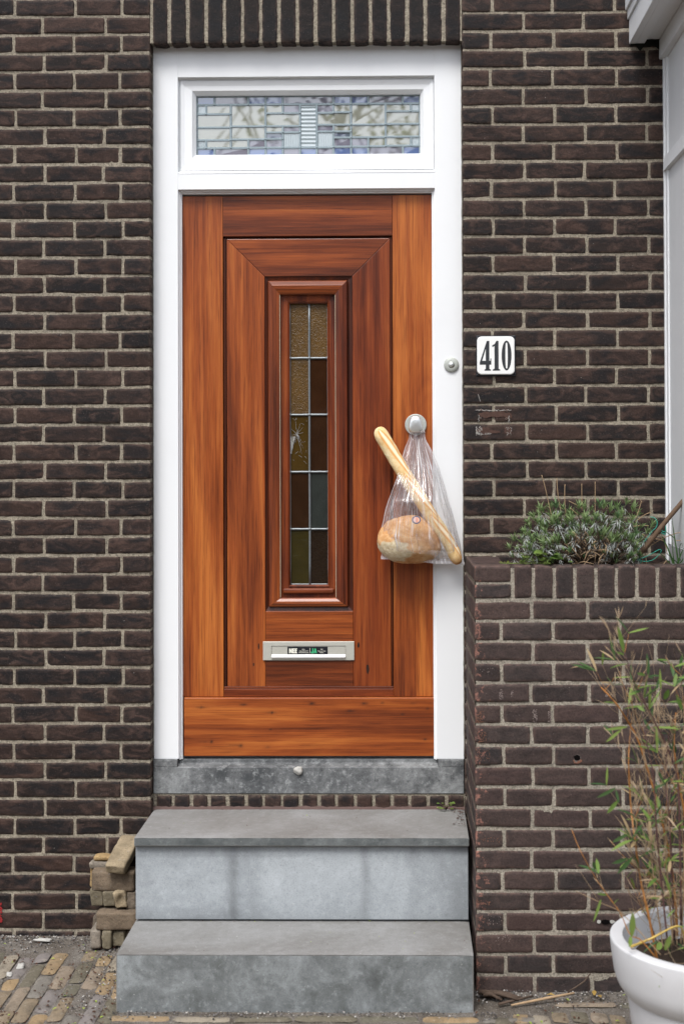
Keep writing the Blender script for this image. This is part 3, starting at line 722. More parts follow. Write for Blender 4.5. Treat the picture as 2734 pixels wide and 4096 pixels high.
# ---- house number, bell
def rrect(x0, x1, z0, z1, r, n=6):
    pts = []
    for cx_, cz_, a0 in ((x1-r, z1-r, 0), (x0+r, z1-r, 90), (x0+r, z0+r, 180), (x1-r, z0+r, 270)):
        pts += [(cx_+r*math.cos(R(a0+90*i/n)), cz_+r*math.sin(R(a0+90*i/n))) for i in range(n+1)]
    return pts
a = at(1906, 1346, -.012); b = at(2057, 1498, -.012)
sign = thing('house_number_sign', 'white enamel house number sign reading 410 on dark bricks', 'house number', ((a.x+b.x)/2, 0, b.z))
mb = MB(); mb.box(a.x-.003, b.x+.004, -.003, .004, b.z-.005, a.z+.004, .001)
obj('back_plate', mb, M_black, sign)
mb = MB(); mb.prism(rrect(a.x, b.x, b.z, a.z, .016), -.014, -.0032, .004, seg=3); obj('plate', mb, M_enamel, sign)
def gx(u): return a.x+(u-537)/(933-537)*(b.x-a.x)
def gz(v): return a.z-(v-250)/(648-250)*(a.z-b.z)
YN = -.0144
def glyph(poly, holes=()):
    mb = MB(); bm_ = bmesh.new(); loops = [poly]+list(holes); es = []
    for lp in loops:
        vv = [bm_.verts.new((gx(u), YN, gz(v))) for u, v in lp]
        es += [bm_.edges.new((vv[i], vv[(i+1) % len(vv)])) for i in range(len(vv))]
    bmesh.ops.triangle_fill(bm_, use_beauty=True, edges=es)
    fs = bm_.faces[:]; r_ = bmesh.ops.extrude_face_region(bm_, geom=fs); bmesh.ops.translate(bm_, vec=(0, .0006, 0), verts=[e for e in r_['geom'] if isinstance(e, bmesh.types.BMVert)])
    mb.bm(bm_); return obj('numeral', mb, M_ink, sign)
glyph([(640, 297), (666, 297), (666, 504), (675, 504), (676, 480), (686, 480), (686, 545), (666, 545), (666, 588), (681, 596), (681, 607), (614, 607), (614, 596), (628, 588), (628, 545), (565, 545), (565, 520)], [[(628, 380), (628, 504), (590, 504)]])
glyph([(740, 297), (763, 297), (763, 588), (779, 596), (779, 607), (700, 607), (700, 596), (720, 588), (720, 352), (697, 362), (697, 343), (722, 330)])
glyph([(847+52*math.cos(a_), 450-155*math.sin(a_)) for a_ in [i*math.pi/24 for i in range(48)]],
      [[(847+12.5*(1 if math.cos(a_) > 0 else -1)*abs(math.cos(a_))**.45, 450-135*math.sin(a_)) for a_ in [(i+.5)*math.pi/16 for i in range(32)]]])
for u, v in ((543, 262), (926, 252), (543, 650), (931, 641)):
    mb = MB(); mb.lathe([(.0, -.0022), (.003, -.0015), (.0042, 0)], gx(u), -.003, gz(v), 12, axis='Y'); obj('screw', mb, M_black, sign)

c = at(1803.7, 1458.6, .05)
bell = thing('doorbell', 'round steel doorbell push button on the white door frame', 'doorbell', (c.x, YF, c.z))
mb = MB(); mb.lathe([(.0125, -.007), (.024, -.0065), (.026, -.004), (.0265, .0005)], c.x, YF-.0005, c.z, 48, axis='Y')
mb.f = [f for f in mb.f if len(f) == 4]; mb.mi = [0]*len(mb.f); mb.sm = [True]*len(mb.f)
mb.lathe([(.0125, -.007), (.0115, -.003), (.006, -.003)], c.x, YF-.0005, c.z, 40, axis='Y'); obj('ring', mb, M_rose, bell)
mb = MB(); mb.lathe([(0, -.0095), (.006, -.0092), (.0085, -.007), (.0088, -.003), (.0102, -.003), (.0106, -.0005)], c.x, YF-.0005, c.z, 32, axis='Y'); obj('button', mb, M_steel, bell)

# paint left from older signs and drilled holes in the wall (marks of the wall itself)
def blotch(mb, px, py, rx, ry, seed, Y=-.0026, mi=0, n=22, rough=.45):
    p = at(px, py, Y)
    vs = [(p.x+math.cos(a_)*rx*(1+rough*nz(math.cos(a_)*1.7, math.sin(a_)*1.7, seed)+rough*.6*nz(math.cos(a_)*5, math.sin(a_)*5, seed)), Y+.0002*rnd.random(), p.z+math.sin(a_)*ry*(1+rough*nz(math.cos(a_)*2, math.sin(a_)*2, seed+5)+rough*.6*nz(math.cos(a_)*6, math.sin(a_)*6, seed+1))) for a_ in [i*2*math.pi/n for i in range(n)]]
    mb.add(vs, [tuple(range(n))[::-1]], mi)
mb = MB()
pr = random.Random(3)
for px, py, rx, ry in ((1975, 1657, .050, .010), (1940, 1660, .02, .011), (2030, 1662, .015, .010), (1935, 1722, .022, .012), (2030, 1722, .014, .014), (1960, 1727, .03, .007)): blotch(mb, px, py, rx, ry, px, -.0024, 4, 40, .5)
for i in range(46):                    # rest of a white line
    blotch(mb, 1902+i*3.1, 1641+pr.uniform(-2, 2), pr.uniform(.001, .0032), pr.uniform(.0006, .0019), i*1.3, rough=.8)
for i in range(70):
    blotch(mb, 1903+pr.random()**2*24, 1706+pr.random()*34, pr.uniform(.0006, .0023), pr.uniform(.0006, .0022), i*1.7, rough=.8)
for i in range(45):
    blotch(mb, 1910+pr.random()*55, 1735+pr.uniform(-3, 4), pr.uniform(.0006, .002), pr.uniform(.0005, .0013), i*1.1, rough=.8)
for i in range(34):
    blotch(mb, 2022+pr.random()*24, 1708+pr.random()*34, pr.uniform(.0005, .0018), pr.uniform(.0005, .0016), i*.9, rough=.8)
for i in range(12): blotch(mb, 1911+i*.7, 1578+i*2.4, .0012, .0012, i, rough=.8)
for i in range(14): blotch(mb, 1913+pr.uniform(-3, 3), 1660+i*2, .001, .001, i*2, rough=.8); 
for i in range(16): blotch(mb, 2034+pr.uniform(-4, 4), 1664+i*1.7, .0014, .0012, i*2.2, rough=.8)
for px, py in ((1922, 1639), (2025, 1641), (1920, 1672), (2023, 1674)):
    blotch(mb, px, py, .0032, .0032, px, -.0031, 2, 12, .1); blotch(mb, px, py, .002, .002, px, -.0036, 1, 12, .1)
pr = random.Random(8)
for i in range(26): blotch(mb, pr.uniform(1870, 2650), pr.uniform(60, 2050), pr.uniform(.0006, .0014), pr.uniform(.0005, .0014), i, rough=.8)
for i in range(26): blotch(mb, pr.uniform(0, 590), pr.uniform(60, 3600), pr.uniform(.0006, .0014), pr.uniform(.0005, .0014), i, rough=.8)
for i in range(26): blotch(mb, -2+pr.random()**2*11, 3655+pr.uniform(-45, 35), pr.uniform(.001, .004), pr.uniform(.0015, .005), i, -.0028, 3, rough=.8)
obj('paint_residue', mb, [M_chalk, M_hole, simple('plug_ring', (.30, .22, .19), .8), M_red, simple('bared_brick', (.075, .043, .034), .9, 0, .2, .5, 70, .6)], house)['kind'] = 'stuff'

# ---- white bay window to the right: its side cheek, rail, corner strip, sill; and the roof over it
zb0 = Z(2173, 0, 2660); zr0, zr1 = Z(693, 0, 2660), Z(628, 0, 2660); zsof = Z(158, 0, 2600)
mb = MB(); mb.box(XBAY+.010, XBAY+.6, -1.0, .01, zb0, zsof+.05, .001)
bay = obj('bay_window', mb, M_white2, house)
mb = MB(); mb.box(XBAY, XBAY+.05, -.017, .008, zb0-.06, Z(230, 0, 2660), .002); mb.box(XBAY+.0045, XBAY+.05, -.05, -.0175, zb0, Z(230, 0, 2660), .002); obj('corner_strip', mb, M_white, bay)
mb = MB(); mb.prism([(XBAY-.004, zr0+.004), (XBAY+.04, zr0), (XBAY+.04, zr1+.004), (XBAY+.003, zr1)], -1.0, -.0176, .002); obj('rail', mb, M_white2, bay)
mb = MB(); mb.box(XBAY+.007, XBAY+.5, -1.0, .009, Z(2262, 0, 2660), zb0-.001, .002); obj('base_board', mb, M_greyp, bay)
pz = .0
xf = X(2514, 0, 160); zf0 = Z(176, 0, 2514)
mb = MB(); mb.box(xf+.052, XBAY+.7, -1.2, .006, zsof, zsof+.02, .001)
roof = obj('bay_roof', mb, M_white2, house)
mb = MB(); mb.box(xf, xf+.022, -1.2, .003, zf0, zf0+.085, .002); mb.box(xf-.006, xf+.016, -1.2, .004, zf0+.086, zf0+.118, .002); mb.box(xf-.013, xf+.02, -1.2, .004, zf0+.1185, zf0+.4, .002)
obj('fascia', mb, M_white2, roof)
mb = MB(); mb.box(xf+.022, xf+.054, -1.2, .003, zf0+.001, zsof+.021, .002); obj('soffit_trim', mb, M_white2, roof)
mb = MB(); mb.box(XBAY-.012, XBAY+.02, -1.2, .005, Z(238, 0, 2660), zsof-.001, .004); obj('cover_strip', mb, M_white2, roof)
mb = MB()
mb.grid(lambda u, v: (xf+.004+u*(XBAY-xf-.006), -.004+.004*nz(u*8, v*3, 2), zsof+.006-v*.034*(1+.55*nz(u*5, 0, 4))), 30, 3); obj('mould_stain', mb, simple('black_mould', (.012, .013, .010), .95, 0, .1, .6, 60, .6), roof)

# ------------------------------------------------------------------ stone steps
SX0, SX1 = -.893, .1985
steps = thing('stone_steps', 'grey bluestone doorstep of two steps below the door', 'steps', (-.35, -.31, 0))
def stain_shade_grid(mb, x0, x1, z0, z1, y, fn, step=.008, nrm=.0004):
    a0 = len(mb.v); mb.at.setdefault('stain_shade', []); mb.at['stain_shade'] += [0]*(a0-len(mb.at['stain_shade']))
    mb.grid(lambda u, v: (x0+u*(x1-x0), y+nrm*nz(u*9, v*5, y), z0+v*(z1-z0)), int((x1-x0)/step), max(3, int((z1-z0)/step)))
    mb.at['stain_shade'] += [fn(v_[0], v_[2]) for v_ in mb.v[a0:]]
mb = MB(); zt1, zt0_ = .4375, .4075
def slab_top(mb, x0, x1, y0, y1, z, seed, step=.016):
    mb.grid(lambda u, v: (x0+u*(x1-x0), y0+v*(y1-y0), z-.0015*abs(nz(u*6, v*2, seed))-(.0025 if v == 0 else 0)-(.002 if u in (0, 1) else 0)+(-.0016*max(0, nz(u*26, 3, seed)) if v < .07 else 0)), int((x1-x0)/step), int((y1-y0)/step))
mb.box(SX0, SX1, -.335, .046, zt0_, zt1-.004, .003); slab_top(mb, SX0+.001, SX1-.001, -.3345, .046, zt1, 3)
mb.at['stain_shade'] = [0]*len(mb.v)
nose0 = len(mb.v)
stain_shade_grid(mb, SX0+.002, SX1-.002, zt0_+.003, zt1-.003, -.3353, lambda x, z: max(0, .35*nz(x*9, z*9, 2)))
for i in range(len(mb.f)):
    if min(mb.f[i]) >= nose0: mb.mi[i] = 1
obj('upper_tread', mb, [M_tread, M_nose], steps)
mb = MB(); mb.box(SX0+.002, SX1-.0025, -.3165, -.28, .1645, zt0_-.0006, .002)
def rst(x, z):
    s_ = 0
    for px, wd, am in ((932, .019, .55), (905, .010, .25), (1461, .015, .34), (1010, .035, .12), (1850, .05, .22), (1660, .02, .10), (575, .03, .12)):  # wide band at the right end paints the planter's shade; others are stains
        cx_ = X(px, -.3165, 3550)+.012*nz(z*9, px, 0)
        s_ = max(s_, am*math.exp(-((x-cx_)/wd)**2)*(.75+.5*nz(z*14, x*9, px)))
    for px, py in ((905, 3455), (935, 3640)): s_ = max(s_, 0)
    s_ += .34*math.exp(-(zt0_-z)/.018)*(1+.5*nz(x*11, 1, 1)); s_ += .22*math.exp(-(z-.161)/.03)*(1+.7*nz(x*8, 2, 1))  # shade under the nosing painted into the stone; also darker towards the foot
    s_ += .20*math.exp(-((z-.375)/.004)**2)*(x < -.35)
    return max(0, min(.8, s_))
stain_shade_grid(mb, SX0+.0035, SX1-.004, .166, zt0_-.002, -.3169, rst)
obj('riser', mb, M_riser, steps)
mb = MB(); zl1 = .158
mb.box(SX0-.001, SX1, -.62, -.285, -.06, zl1-.004, .004)
mb.box(SX0+.02, SX1-.02, -.283, .0, .0, .15, 0)
slab_top(mb, SX0, SX1-.001, -.6195, -.284, zl1, 8); mb.at['stain_shade'] = [0]*len(mb.v)
b0 = len(mb.v)
def bst(x, z):
    s_ = .30*max(0, nz(x*5, z*7, 3))+.25*max(0, nz(x*15, z*15, 8))
    return max(0, min(.7, s_+.45*math.exp(-((x-X(1475, -.62, 3900))/.03)**2)*max(0, .5+nz(z*20, x*20, 1))))
stain_shade_grid(mb, SX0+.003, SX1-.004, -.05, zl1-.005, -.6205, bst)
for i in range(len(mb.f)):
    if min(mb.f[i]) >= b0: mb.mi[i] = 1
obj('lower_step', mb, [M_tread, M_block], steps)

# ------------------------------------------------------------------ brick planter
PY = -.465; PXL = .2135; PZ = 1.328
planter = thing('brick_planter', 'waist high brown brick planter wall beside the doorstep', 'planter', (.7, -.25, 0))
mb = MB(); zc = PZ-.1065; pp = .0656
wall_rows(mb, PXL, 1, [(.178, .36), (.088, .248)], zc, pp, 0, 20, 1.42, PY, PY+.10, wearx=PXL)
mortar_sheet(mb, PXL+.003, 1.42, -.06, zc+.004, PY+.0030)
# left cheek: courses running back to the wall
lb = MB()
for k in range(0, 20):
    zt = zc-k*pp
    for a_, b_ in (((.0, .095), (.107, .285), (.297, .46)) if k % 2 else ((.0, .185), (.197, .37), (.382, .46))):
        brick(lb, a_+.001, b_, zt-pp+J/2, zt-J/2, 0, .02, rnd.random()*99)
for i, z0 in enumerate((PZ-.104, PZ-.048)):
    brick(lb, .004, .21, z0+.001, z0+.046, 0, .02, rnd.random()*99); brick(lb, .225, .45, z0+.001, z0+.046, 0, .02, rnd.random()*99)
mortar_sheet(lb, .006, .464, -.06, PZ-.012, .0022)
# turned to face left, standing a hair outside the front bricks' ends
base = len(mb.v); b_ = mb.add([(PXL-.0006+v[1]*.6-.0085*v[0]/.46, PY+.003+v[0], v[2]) for v in lb.v], [tuple(reversed(f)) for f in lb.f], 0, True)
for i in range(len(lb.f)): mb.mi[len(mb.f)-len(lb.f)+i] = lb.mi[i]*2
pad(mb); 
mb.at['edge'][base:] = lb.at['edge']; mb.at['wear'][base:] = lb.at['wear']
mb.box(PXL+.012, 1.5, PY+.03, -.004, -.1, PZ-.13, 0, 1); mb.box(PXL+.012, 1.5, PY+.012, PY+.10, PZ-.14, PZ-.02, 0, 1); mb.box(PXL+.012, PXL+.11, PY+.10, -.004, PZ-.14, PZ-.02, 0, 1); pad(mb)
obj('planter_wall', mb, [M_brick2, M_mortar2, mortar_mat('dark_mortar', (.15, .135, .105))], planter)  # mortar of the left cheek is darker than that of the front
mb = MB()
brick(mb, PXL, PXL+.1145, PZ-.050, PZ, PY, PY+.1, 3.3, PXL); brick(mb, PXL+.001, PXL+.1145, PZ-.1005, PZ-.057, PY, PY+.1, 5.1, PXL)
xq = PXL+.126
while xq < 1.42:
    wq = rnd.uniform(.0525, .056); brick(mb, xq, xq+wq, PZ-.1005+rnd.uniform(-.002, .002), PZ+rnd.uniform(-.0015, .001), PY, PY+.1, rnd.random()*99, None, nz_=8); xq += wq+.0115
mortar_sheet(mb, PXL+.003, 1.42, zc-.002, PZ-.006, PY+.004)
# the top face: bed of mortar with brick backs showing
b0 = len(mb.v)
def topf(u, v):
    x = PXL+.002+u*1.2; y = PY+.006+v*.096; jx = abs(((x-PXL-.120) % .0657)-.0328)
    return (x, y, PZ-.0015+.0016*nz(x*30, y*30, 2)-(.004 if jx > .0275 and x > PXL+.12 else 0)-(.004 if v == 0 else 0))
mb.grid(topf, 220, 8); mb.grid(lambda u, v: (PXL+.002+u*.10, PY+.10+v*.36, PZ-.003+.002*nz(u*4, v*14, 5)-.004*(abs(math.sin(v*7)) < .12)), 8, 40)
pad(mb)
obj('coping', mb, [M_brick2, M_mortar2], planter)
mb = MB(); mb.grid(lambda u, v: (PXL+.10+u*1.2, PY+.098+v*.37, PZ-.022+.016*nz(u*14, v*5, 3)+.006*nz(u*60, v*20, 1)), 160, 50); obj('soil', mb, M_soil, planter)
# pale scrapes, plug holes and one drilled hole of the planter front
mb = MB(); pr = random.Random(12)
def scr(px, py, nx_, ny_, n_, smin=.0006, smax=.0016, mi=0):
    for i in range(n_): blotch(mb, px+pr.uniform(-nx_, nx_), py+pr.uniform(-ny_, ny_), pr.uniform(smin, smax), pr.uniform(smin, smax), i*1.37+px, PY-.0028, mi, 9, .7)
scr(2003, 2778, 7, 20, 45); scr(2046, 2775, 5, 14, 16); scr(2137, 2864, 9, 26, 60, mi=0); scr(2196, 2866, 7, 22, 40); scr(1975, 3675, 30, 24, 26); scr(2010, 3750, 30, 16, 26); scr(1950, 2690, 30, 20, 10)
scr(1915, 2868, 15, 24, 60, mi=2); scr(1925, 2950, 18, 24, 60, mi=2); scr(1930, 3020, 30, 24, 40, mi=2); scr(1960, 3360, 40, 10, 30, mi=2); scr(1930, 3610, 30, 10, 30, mi=2)
for i in range(70): blotch(mb, pr.uniform(1905, 2734), pr.uniform(2420, 3800), pr.uniform(.0004, .0013), pr.uniform(.0004, .0012), i, PY-.0028, 0, 8, .7)
for px, py in ((2423, 2783), (2450, 2783), (2580, 2788), (2605, 2788)):
    blotch(mb, px, py, .0042, .0042, px, PY-.0030, 0, 14, .2); blotch(mb, px, py, .0028, .0028, px, PY-.0034, 3, 14, .1)
blotch(mb, 2306, 3033, .011, .012, 5, PY-.0030, 3, 20, .35); blotch(mb, 2306, 3044, .013, .008, 9, PY-.0029, 2, 20, .4); blotch(mb, 2306, 3031, .010, .009, 7, PY-.0034, 1, 20, .25)
blotch(mb, 2393, 3687, .006, .006, 7, PY-.0034, 4, 12, .4); blotch(mb, 2446, 3687, .008, .006, 4, PY-.0034, 4, 12, .5); blotch(mb, 2420, 3688, .016, .008, 4, PY-.003, 1, 12, .4)
obj('scrape_mark', mb, [simple('pale_scrape', (.25, .20, .185), .9, 0, .2, .5, 150, .6), M_hole, M_rust, simple('plug_grey', (.12, .10, .09), .8), M_clod], planter)['kind'] = 'stuff'

# ------------------------------------------------------------------ pavement
def gz_(x, y):
    yy = max(y, -2.5); return .010+.036*yy
NOISE_G = lambda x, y: .0022*nz(x*40, y*40, 1)+.003*nz(x*9, y*9, 4)
pav_cols = [(.20, .155, .105), (.25, .18, .105), (.165, .15, .13), (.125, .11, .08), (.25, .215, .165), (.18, .16, .15), (.27, .19, .105), (.115, .105, .078), (.22, .175, .13)]
mm, t, b = mat('clinker_paver'); v = objco(t); r = nd(t, 'ShaderNodeNewGeometry').outputs['Random Per Island']
c = ramp(t, r, [(i/9, x) for i, x in enumerate(pav_cols)], 'CONSTANT')
c = mix(t, c, (.07, .06, .045), ramp(t, noise_(t, v, 16, 5, .7, .5), [(.48, 0), (.72, .75)]))
c = mix(t, c, (.30, .27, .22), ramp(t, noise_(t, v, 60, 4, .7), [(.55, 0), (.75, .6)]))
c = mix(t, c, (.03, .025, .02), ramp(t, noise_(t, v, 240, 3, .6), [(.28, .7), (.42, 0)]))
t.links.new(c, b.inputs['Base Color']); setb(b, Roughness=.85, Specular_IOR_Level=.25); bump(t, b, noise_(t, v, 120, 4, .7), .6, .003); M_pav = mm
mm, t, b = mat('sand_and_grit'); v = objco(t)
c = ramp(t, noise_(t, v, 8, 5, .65, .5), [(.3, (.085, .07, .055)), (.5, (.15, .13, .11)), (.7, (.22, .20, .175))])
c = mix(t, c, (.04, .035, .03), ramp(t, noise_(t, v, 210, 3, .7), [(.3, .9), (.5, 0)])); c = mix(t, c, (.40, .38, .35), ramp(t, noise_(t, v, 170, 2, .6), [(.62, 0), (.72, .8)]))
t.links.new(c, b.inputs['Base Color']); setb(b, Roughness=.95, Specular_IOR_Level=.2); bump(t, b, noise_(t, v, 190, 3, .7), 1, .006); M_sand = mm
mb = MB()
mb.grid(lambda u, v: (-2.6+u*4.6, -2.6+v*2.75, gz_(0, -2.6+v*2.75)-.0066+NOISE_G(-2.6+u*4.6, -2.6+v*2.75)), 340, 200, 1)
def paver(x0, x1, y0, y1, rot=0, lift=0):
    W_, H_ = x1-x0, y1-y0; cx_, cy_ = (x0+x1)/2, (y0+y1)/2; sd = rnd.random()*99
    nx_, ny_ = max(4, int(W_/.012)), max(4, int(H_/.016)); vs = []
    tl = (rnd.uniform(-.003, .003), rnd.uniform(-.003, .003)); dz_ = rnd.uniform(-.0032, .0022)+lift
    for j in range(ny_+1):
        for i in range(nx_+1):
            u, v = i/nx_, j/ny_; x, y = (u-.5)*W_, (v-.5)*H_
            d = min(u*W_, (1-u)*W_, v*H_, (1-v)*H_)
            if d < .003: x += .0022*nz(x*60, y*60, sd); y += .003*nz(x*50, y*50, sd+3)
            if min(u, 1-u)*W_ < .004 and min(v, 1-v)*H_ < .004: x *= .86; y *= .95
            k = max(0, 1-d/.010)
            xr, yr = cx_+x*math.cos(rot)-y*math.sin(rot), cy_+x*math.sin(rot)+y*math.cos(rot)
            vs.append((xr, yr, gz_(xr, yr)+.0015+dz_-.0062*k*k+tl[0]*(u-.5)*2+tl[1]*(v-.5)*2+.0018*nz(x*35, y*35, sd)))
    n = nx_+1
    mb.add(vs, [(j*n+i, j*n+i+1, (j+1)*n+i+1, (j+1)*n+i) for j in range(ny_) for i in range(nx_)], 0, True)
# left field: long clinkers laid square to the wall, slightly skewed
col_w = .052
i = 0; x = -2.55
while x < -.905:
    y = -.155+rnd.uniform(-.05, .02)
    while y > -2.4:
        L = .095 if rnd.random() < .25 else rnd.uniform(.175, .19)
        if rnd.random() > .05: paver(x+.0018, x+col_w-.0024, y-L, y-.0035, R(rnd.uniform(-2.5, 1.5)))
        y -= L
    x += col_w
# field in front of the step and planter
y = -.665; k = 0
x = -.905
while x < .22:
    L = rnd.uniform(.18, .20); paver(x, x+L-.006, y-.028, y+.012, R(rnd.uniform(-.6, .6)), -.002); x += L
x = -.905
while x < 1.9:
    y = -.70 if x < .22 else -.60
    y -= .05*rnd.random()
    first = True
    while y > -2.4:
        L = .085 if first and x > .2 else rnd.choice((.09, .18, .185)); first = False
        paver(x+.003, x+.058-.004, y-L, y-.005, R(rnd.uniform(-1.5, 1.5))); y -= L
    x += .058
x = .45
while x < 1.9: paver(x, x+.19, -.585, -.548, R(rnd.uniform(-.5, .5)), -.001); x += .197
mb.grid(lambda u, v: (-14+u*28, -34+v*31.45, gz_(0, -2.5)-.012), 4, 4, 1)
g = obj('pavement', mb, [M_pav, M_sand]); g['kind'] = 'structure'
# grit along the walls
mb = MB(); pr = random.Random(21)
def pebble(x, y, s_, mi):
    bm_ = bmesh.new(); bmesh.ops.create_icosphere(bm_, subdivisions=1, radius=s_)
    sd = pr.random()*50
    for v_ in bm_.verts: v_.co = Vector((v_.co.x*(1+.4*mnoise.noise(v_.co*300+Vector((sd, 0, 0)))), v_.co.y, v_.co.z*.7))+Vector((x, y, gz_(x, y)+s_*.2))
    mb.bm(bm_, mi, True)
for i in range(2100):
    q = pr.random()
    if q < .45: x, y = pr.uniform(-1.9, -.9), -abs(pr.gauss(0, .07))-.01
    elif q < .6: x, y = pr.gauss(-.98, .05), pr.uniform(-.62, -.1)
    elif q < .85: x, y = pr.uniform(.2, .9), -.47-abs(pr.gauss(0, .06))
    else: x, y = pr.uniform(-.9, .3), -.63-abs(pr.gauss(0, .022))
    if -.90 < x < .205 and y > -.625: continue
    if x > .2 and y > -.47: continue
    pebble(x, y, pr.uniform(.0012, .0038), pr.choice((0, 0, 1, 1, 2)))
o = obj('grit', mb, [simple('grey_grit', (.16, .15, .145), .9), simple('dark_grit', (.055, .05, .048), .9), simple('pale_grit', (.42, .40, .37), .9)]); o['kind'] = 'stuff'
# bud scales and little leaves fallen on ground and steps
mb = MB()
def flake(p, s_, mi):
    a_ = pr.uniform(0, 6.28); d = Vector((math.cos(a_), math.sin(a_), pr.uniform(0, .25)))
    mb.leaf(p, d, (0, 0, 1), s_*2.2, s_*1.3, mi, .5, pr.uniform(-.3, .5), 2)
for i in range(2600):
    if pr.random() < .8:
        x, y = pr.uniform(-1.75, -.9), pr.uniform(-1.3, -.03)
    else: x, y = pr.uniform(.2, 1.1), pr.uniform(-1.2, -.48)
    if nz(x*7, y*7, 3) < -.05: continue
    q = pr.random(); flake((x, y, gz_(x, y)+.004), pr.uniform(.0026, .0058), 1 if q > .06 else 0)
for i in range(42):
    x, y = pr.choice(((pr.uniform(-1.7, -.9), pr.uniform(-1.2, -.1)), (pr.uniform(.25, .85), pr.uniform(-.95, -.5)))); flake((x, y, gz_(x, y)+.005), pr.uniform(.004, .008), 0)
for i in range(90):
    x = pr.uniform(-.89, .19); q = pr.random()
    y, z = (pr.uniform(-.32, -.29)*1.0-.02*pr.random(), zl1+.0015) if q < .35 else ((pr.uniform(-.6, -.3), zl1+.0015) if q < .55 else (((.03-.02*pr.random()), zt1+.002) if q < .8 else (pr.uniform(-.3, .02), zt1+.0015)))
    flake((x, y, z), pr.uniform(.0014, .0032), 0 if pr.random() < .25 else 1)
for i in range(60): flake((.195-abs(pr.gauss(0, .02)), pr.uniform(-.2, .03), zt1+.002+pr.random()*.004), pr.uniform(.002, .005), 1)
for px, py in ((2375, 3985), (2215, 4028), (2390, 3998)): p = at(px, py, -.52); flake((p.x, p.y, gz_(p.x, p.y)+.006), .012, 2)
o = obj('leaf_litter', mb, [L_lime, L_bud, L_gold]); o['kind'] = 'stuff'
# loose bits on the ground
def stalk(name, pts, rad, m_, label, cat):
    mb = MB(); mb.tube(pts, rad, 7); o = obj(name, mb, m_, None, pts[0]); return tag(o, label, cat)
def gp(px, py, lift=.004):
    Y = -.6
    for _ in range(8):
        p = at(px, py, Y); gzv = gz_(0, Y)+lift
        Y = Y + (p.z-gzv)/((1.68-p.z)/(Y+DIST))*-1*-1 if False else -DIST+(1.68-gzv)*(Y+DIST)/(1.68-p.z)
    return at(px, py, Y)
stalk('dry_stalk', [gp(2043, 4021), gp(2130, 4004, .007), gp(2200, 3990, .012), gp(2295, 3972, .02)], [.003, .0042, .0045, .003], M_dry, 'straw coloured broken stalk lying at the foot of the planter', 'stalk')
stalk('twig', [gp(2268, 3970), at(2300, 3950, -.50), at(2335, 3925, -.49), at(2360, 3892, -.485)], [.003, .0028, .0026, .002], M_bark, 'thin grey twig leaning up against the foot of the planter', 'twig')
stalk('twig', [gp(1992, 4017), gp(2050, 4003, .008), gp(2130, 3983, .01)], [.0045, .004, .003], M_bark, 'short dark twig lying left of the straw coloured stalk', 'twig')
for k, (px, py, s_, lab) in enumerate(((1905, 3982, .022, 'brown root stub in the corner between step and planter'),)):
    p = gp(px, py); mb = MB()
    for j in range(7):
        q = p+Vector((pr.uniform(0, .07), pr.uniform(-.02, .03), pr.uniform(0, .015))); mb.tube([q, q+Vector((pr.uniform(.01, .05), pr.uniform(-.03, .01), pr.uniform(-.008, .006))), q+Vector((pr.uniform(.05, .09), pr.uniform(-.05, .0), -.008))], [.008, .007, .004], 7)
    tag(obj('root', mb, M_bark, None, p), lab, 'root')
def clod(px, py, sx, sy, sz, label):
    p = gp(px, py); mb = MB(); bm_ = bmesh.new(); bmesh.ops.create_icosphere(bm_, subdivisions=3, radius=1)
    for v_ in bm_.verts: k = 1+.5*mnoise.noise(v_.co*1.6+Vector((px, 0, 0)))+.15*mnoise.noise(v_.co*5); v_.co = Vector((v_.co.x*sx*k, v_.co.y*sy*k, v_.co.z*sz*k))+p
    mb.bm(bm_, 0, True); tag(obj('stone', mb, M_clod, None, p), label, 'stone')
clod(84, 3866, .013, .016, .010, 'small white stone lying among the yellow pavers'); clod(172, 3760, .028, .012, .006, 'flat crust of pale mortar lying near the wall foot'); clod(38, 3898, .011, .012, .007, 'pale pebble lying at the left picture edge')
# weed in the corner of the upper step
p = at(1782, 3240, .02); mb = MB()
for i in range(16):
    a_ = pr.uniform(0, 6.28); tip = p+Vector((math.cos(a_)*pr.uniform(.008, .03), -abs(math.sin(a_))*.02, pr.uniform(.006, .030)))
    mb.tube([p, (p+tip)/2+Vector((0, 0, .004)), tip], .0007, 4, 1); mb.leaf(tip, (math.cos(a_), -.4, .3), (0, -.3, 1), pr.uniform(.009, .016), pr.uniform(.007, .011), 0, .2, .3)
tag(obj('weed', mb, [L_bam, M_culmd], None, p), 'tiny green weed growing in the corner of the upper step', 'weed')
p = at(1885, 3900, -.60)

# ------------------------------------------------------------------ loose pavers stacked beside the steps
sb_cols = {'tan': (.27, .215, .14), 'brown': (.165, .125, .088), 'olive': (.17, .145, .10), 'grey': (.215, .185, .15), 'dark': (.13, .105, .08), 'ochre': (.33, .225, .11)}
SBM = {}
for k, cc in sb_cols.items():
    mm, t, b = mat('old_paver_'+k); v = objco(t, (1, 1, 1), 7.0)
    c = mix(t, rgb(cc, .66), rgb(cc, 1.35), ramp(t, noise_(t, v, 20, 5, .65, .4), [(.3, 0), (.7, 1)])); c = mix(t, c, rgb(cc, .3), ramp(t, noise_(t, v, 230, 3, .7), [(.28, .9), (.45, 0)])); c = mix(t, c, (.30, .28, .25), ramp(t, noise_(t, v, 45, 4, .7), [(.6, 0), (.75, .6)]))
    t.links.new(c, b.inputs['Base Color']); setb(b, Roughness=.92, Specular_IOR_Level=.2); bump(t, b, noise_(t, v, 110, 4, .75), .8, .004); SBM[k] = mm
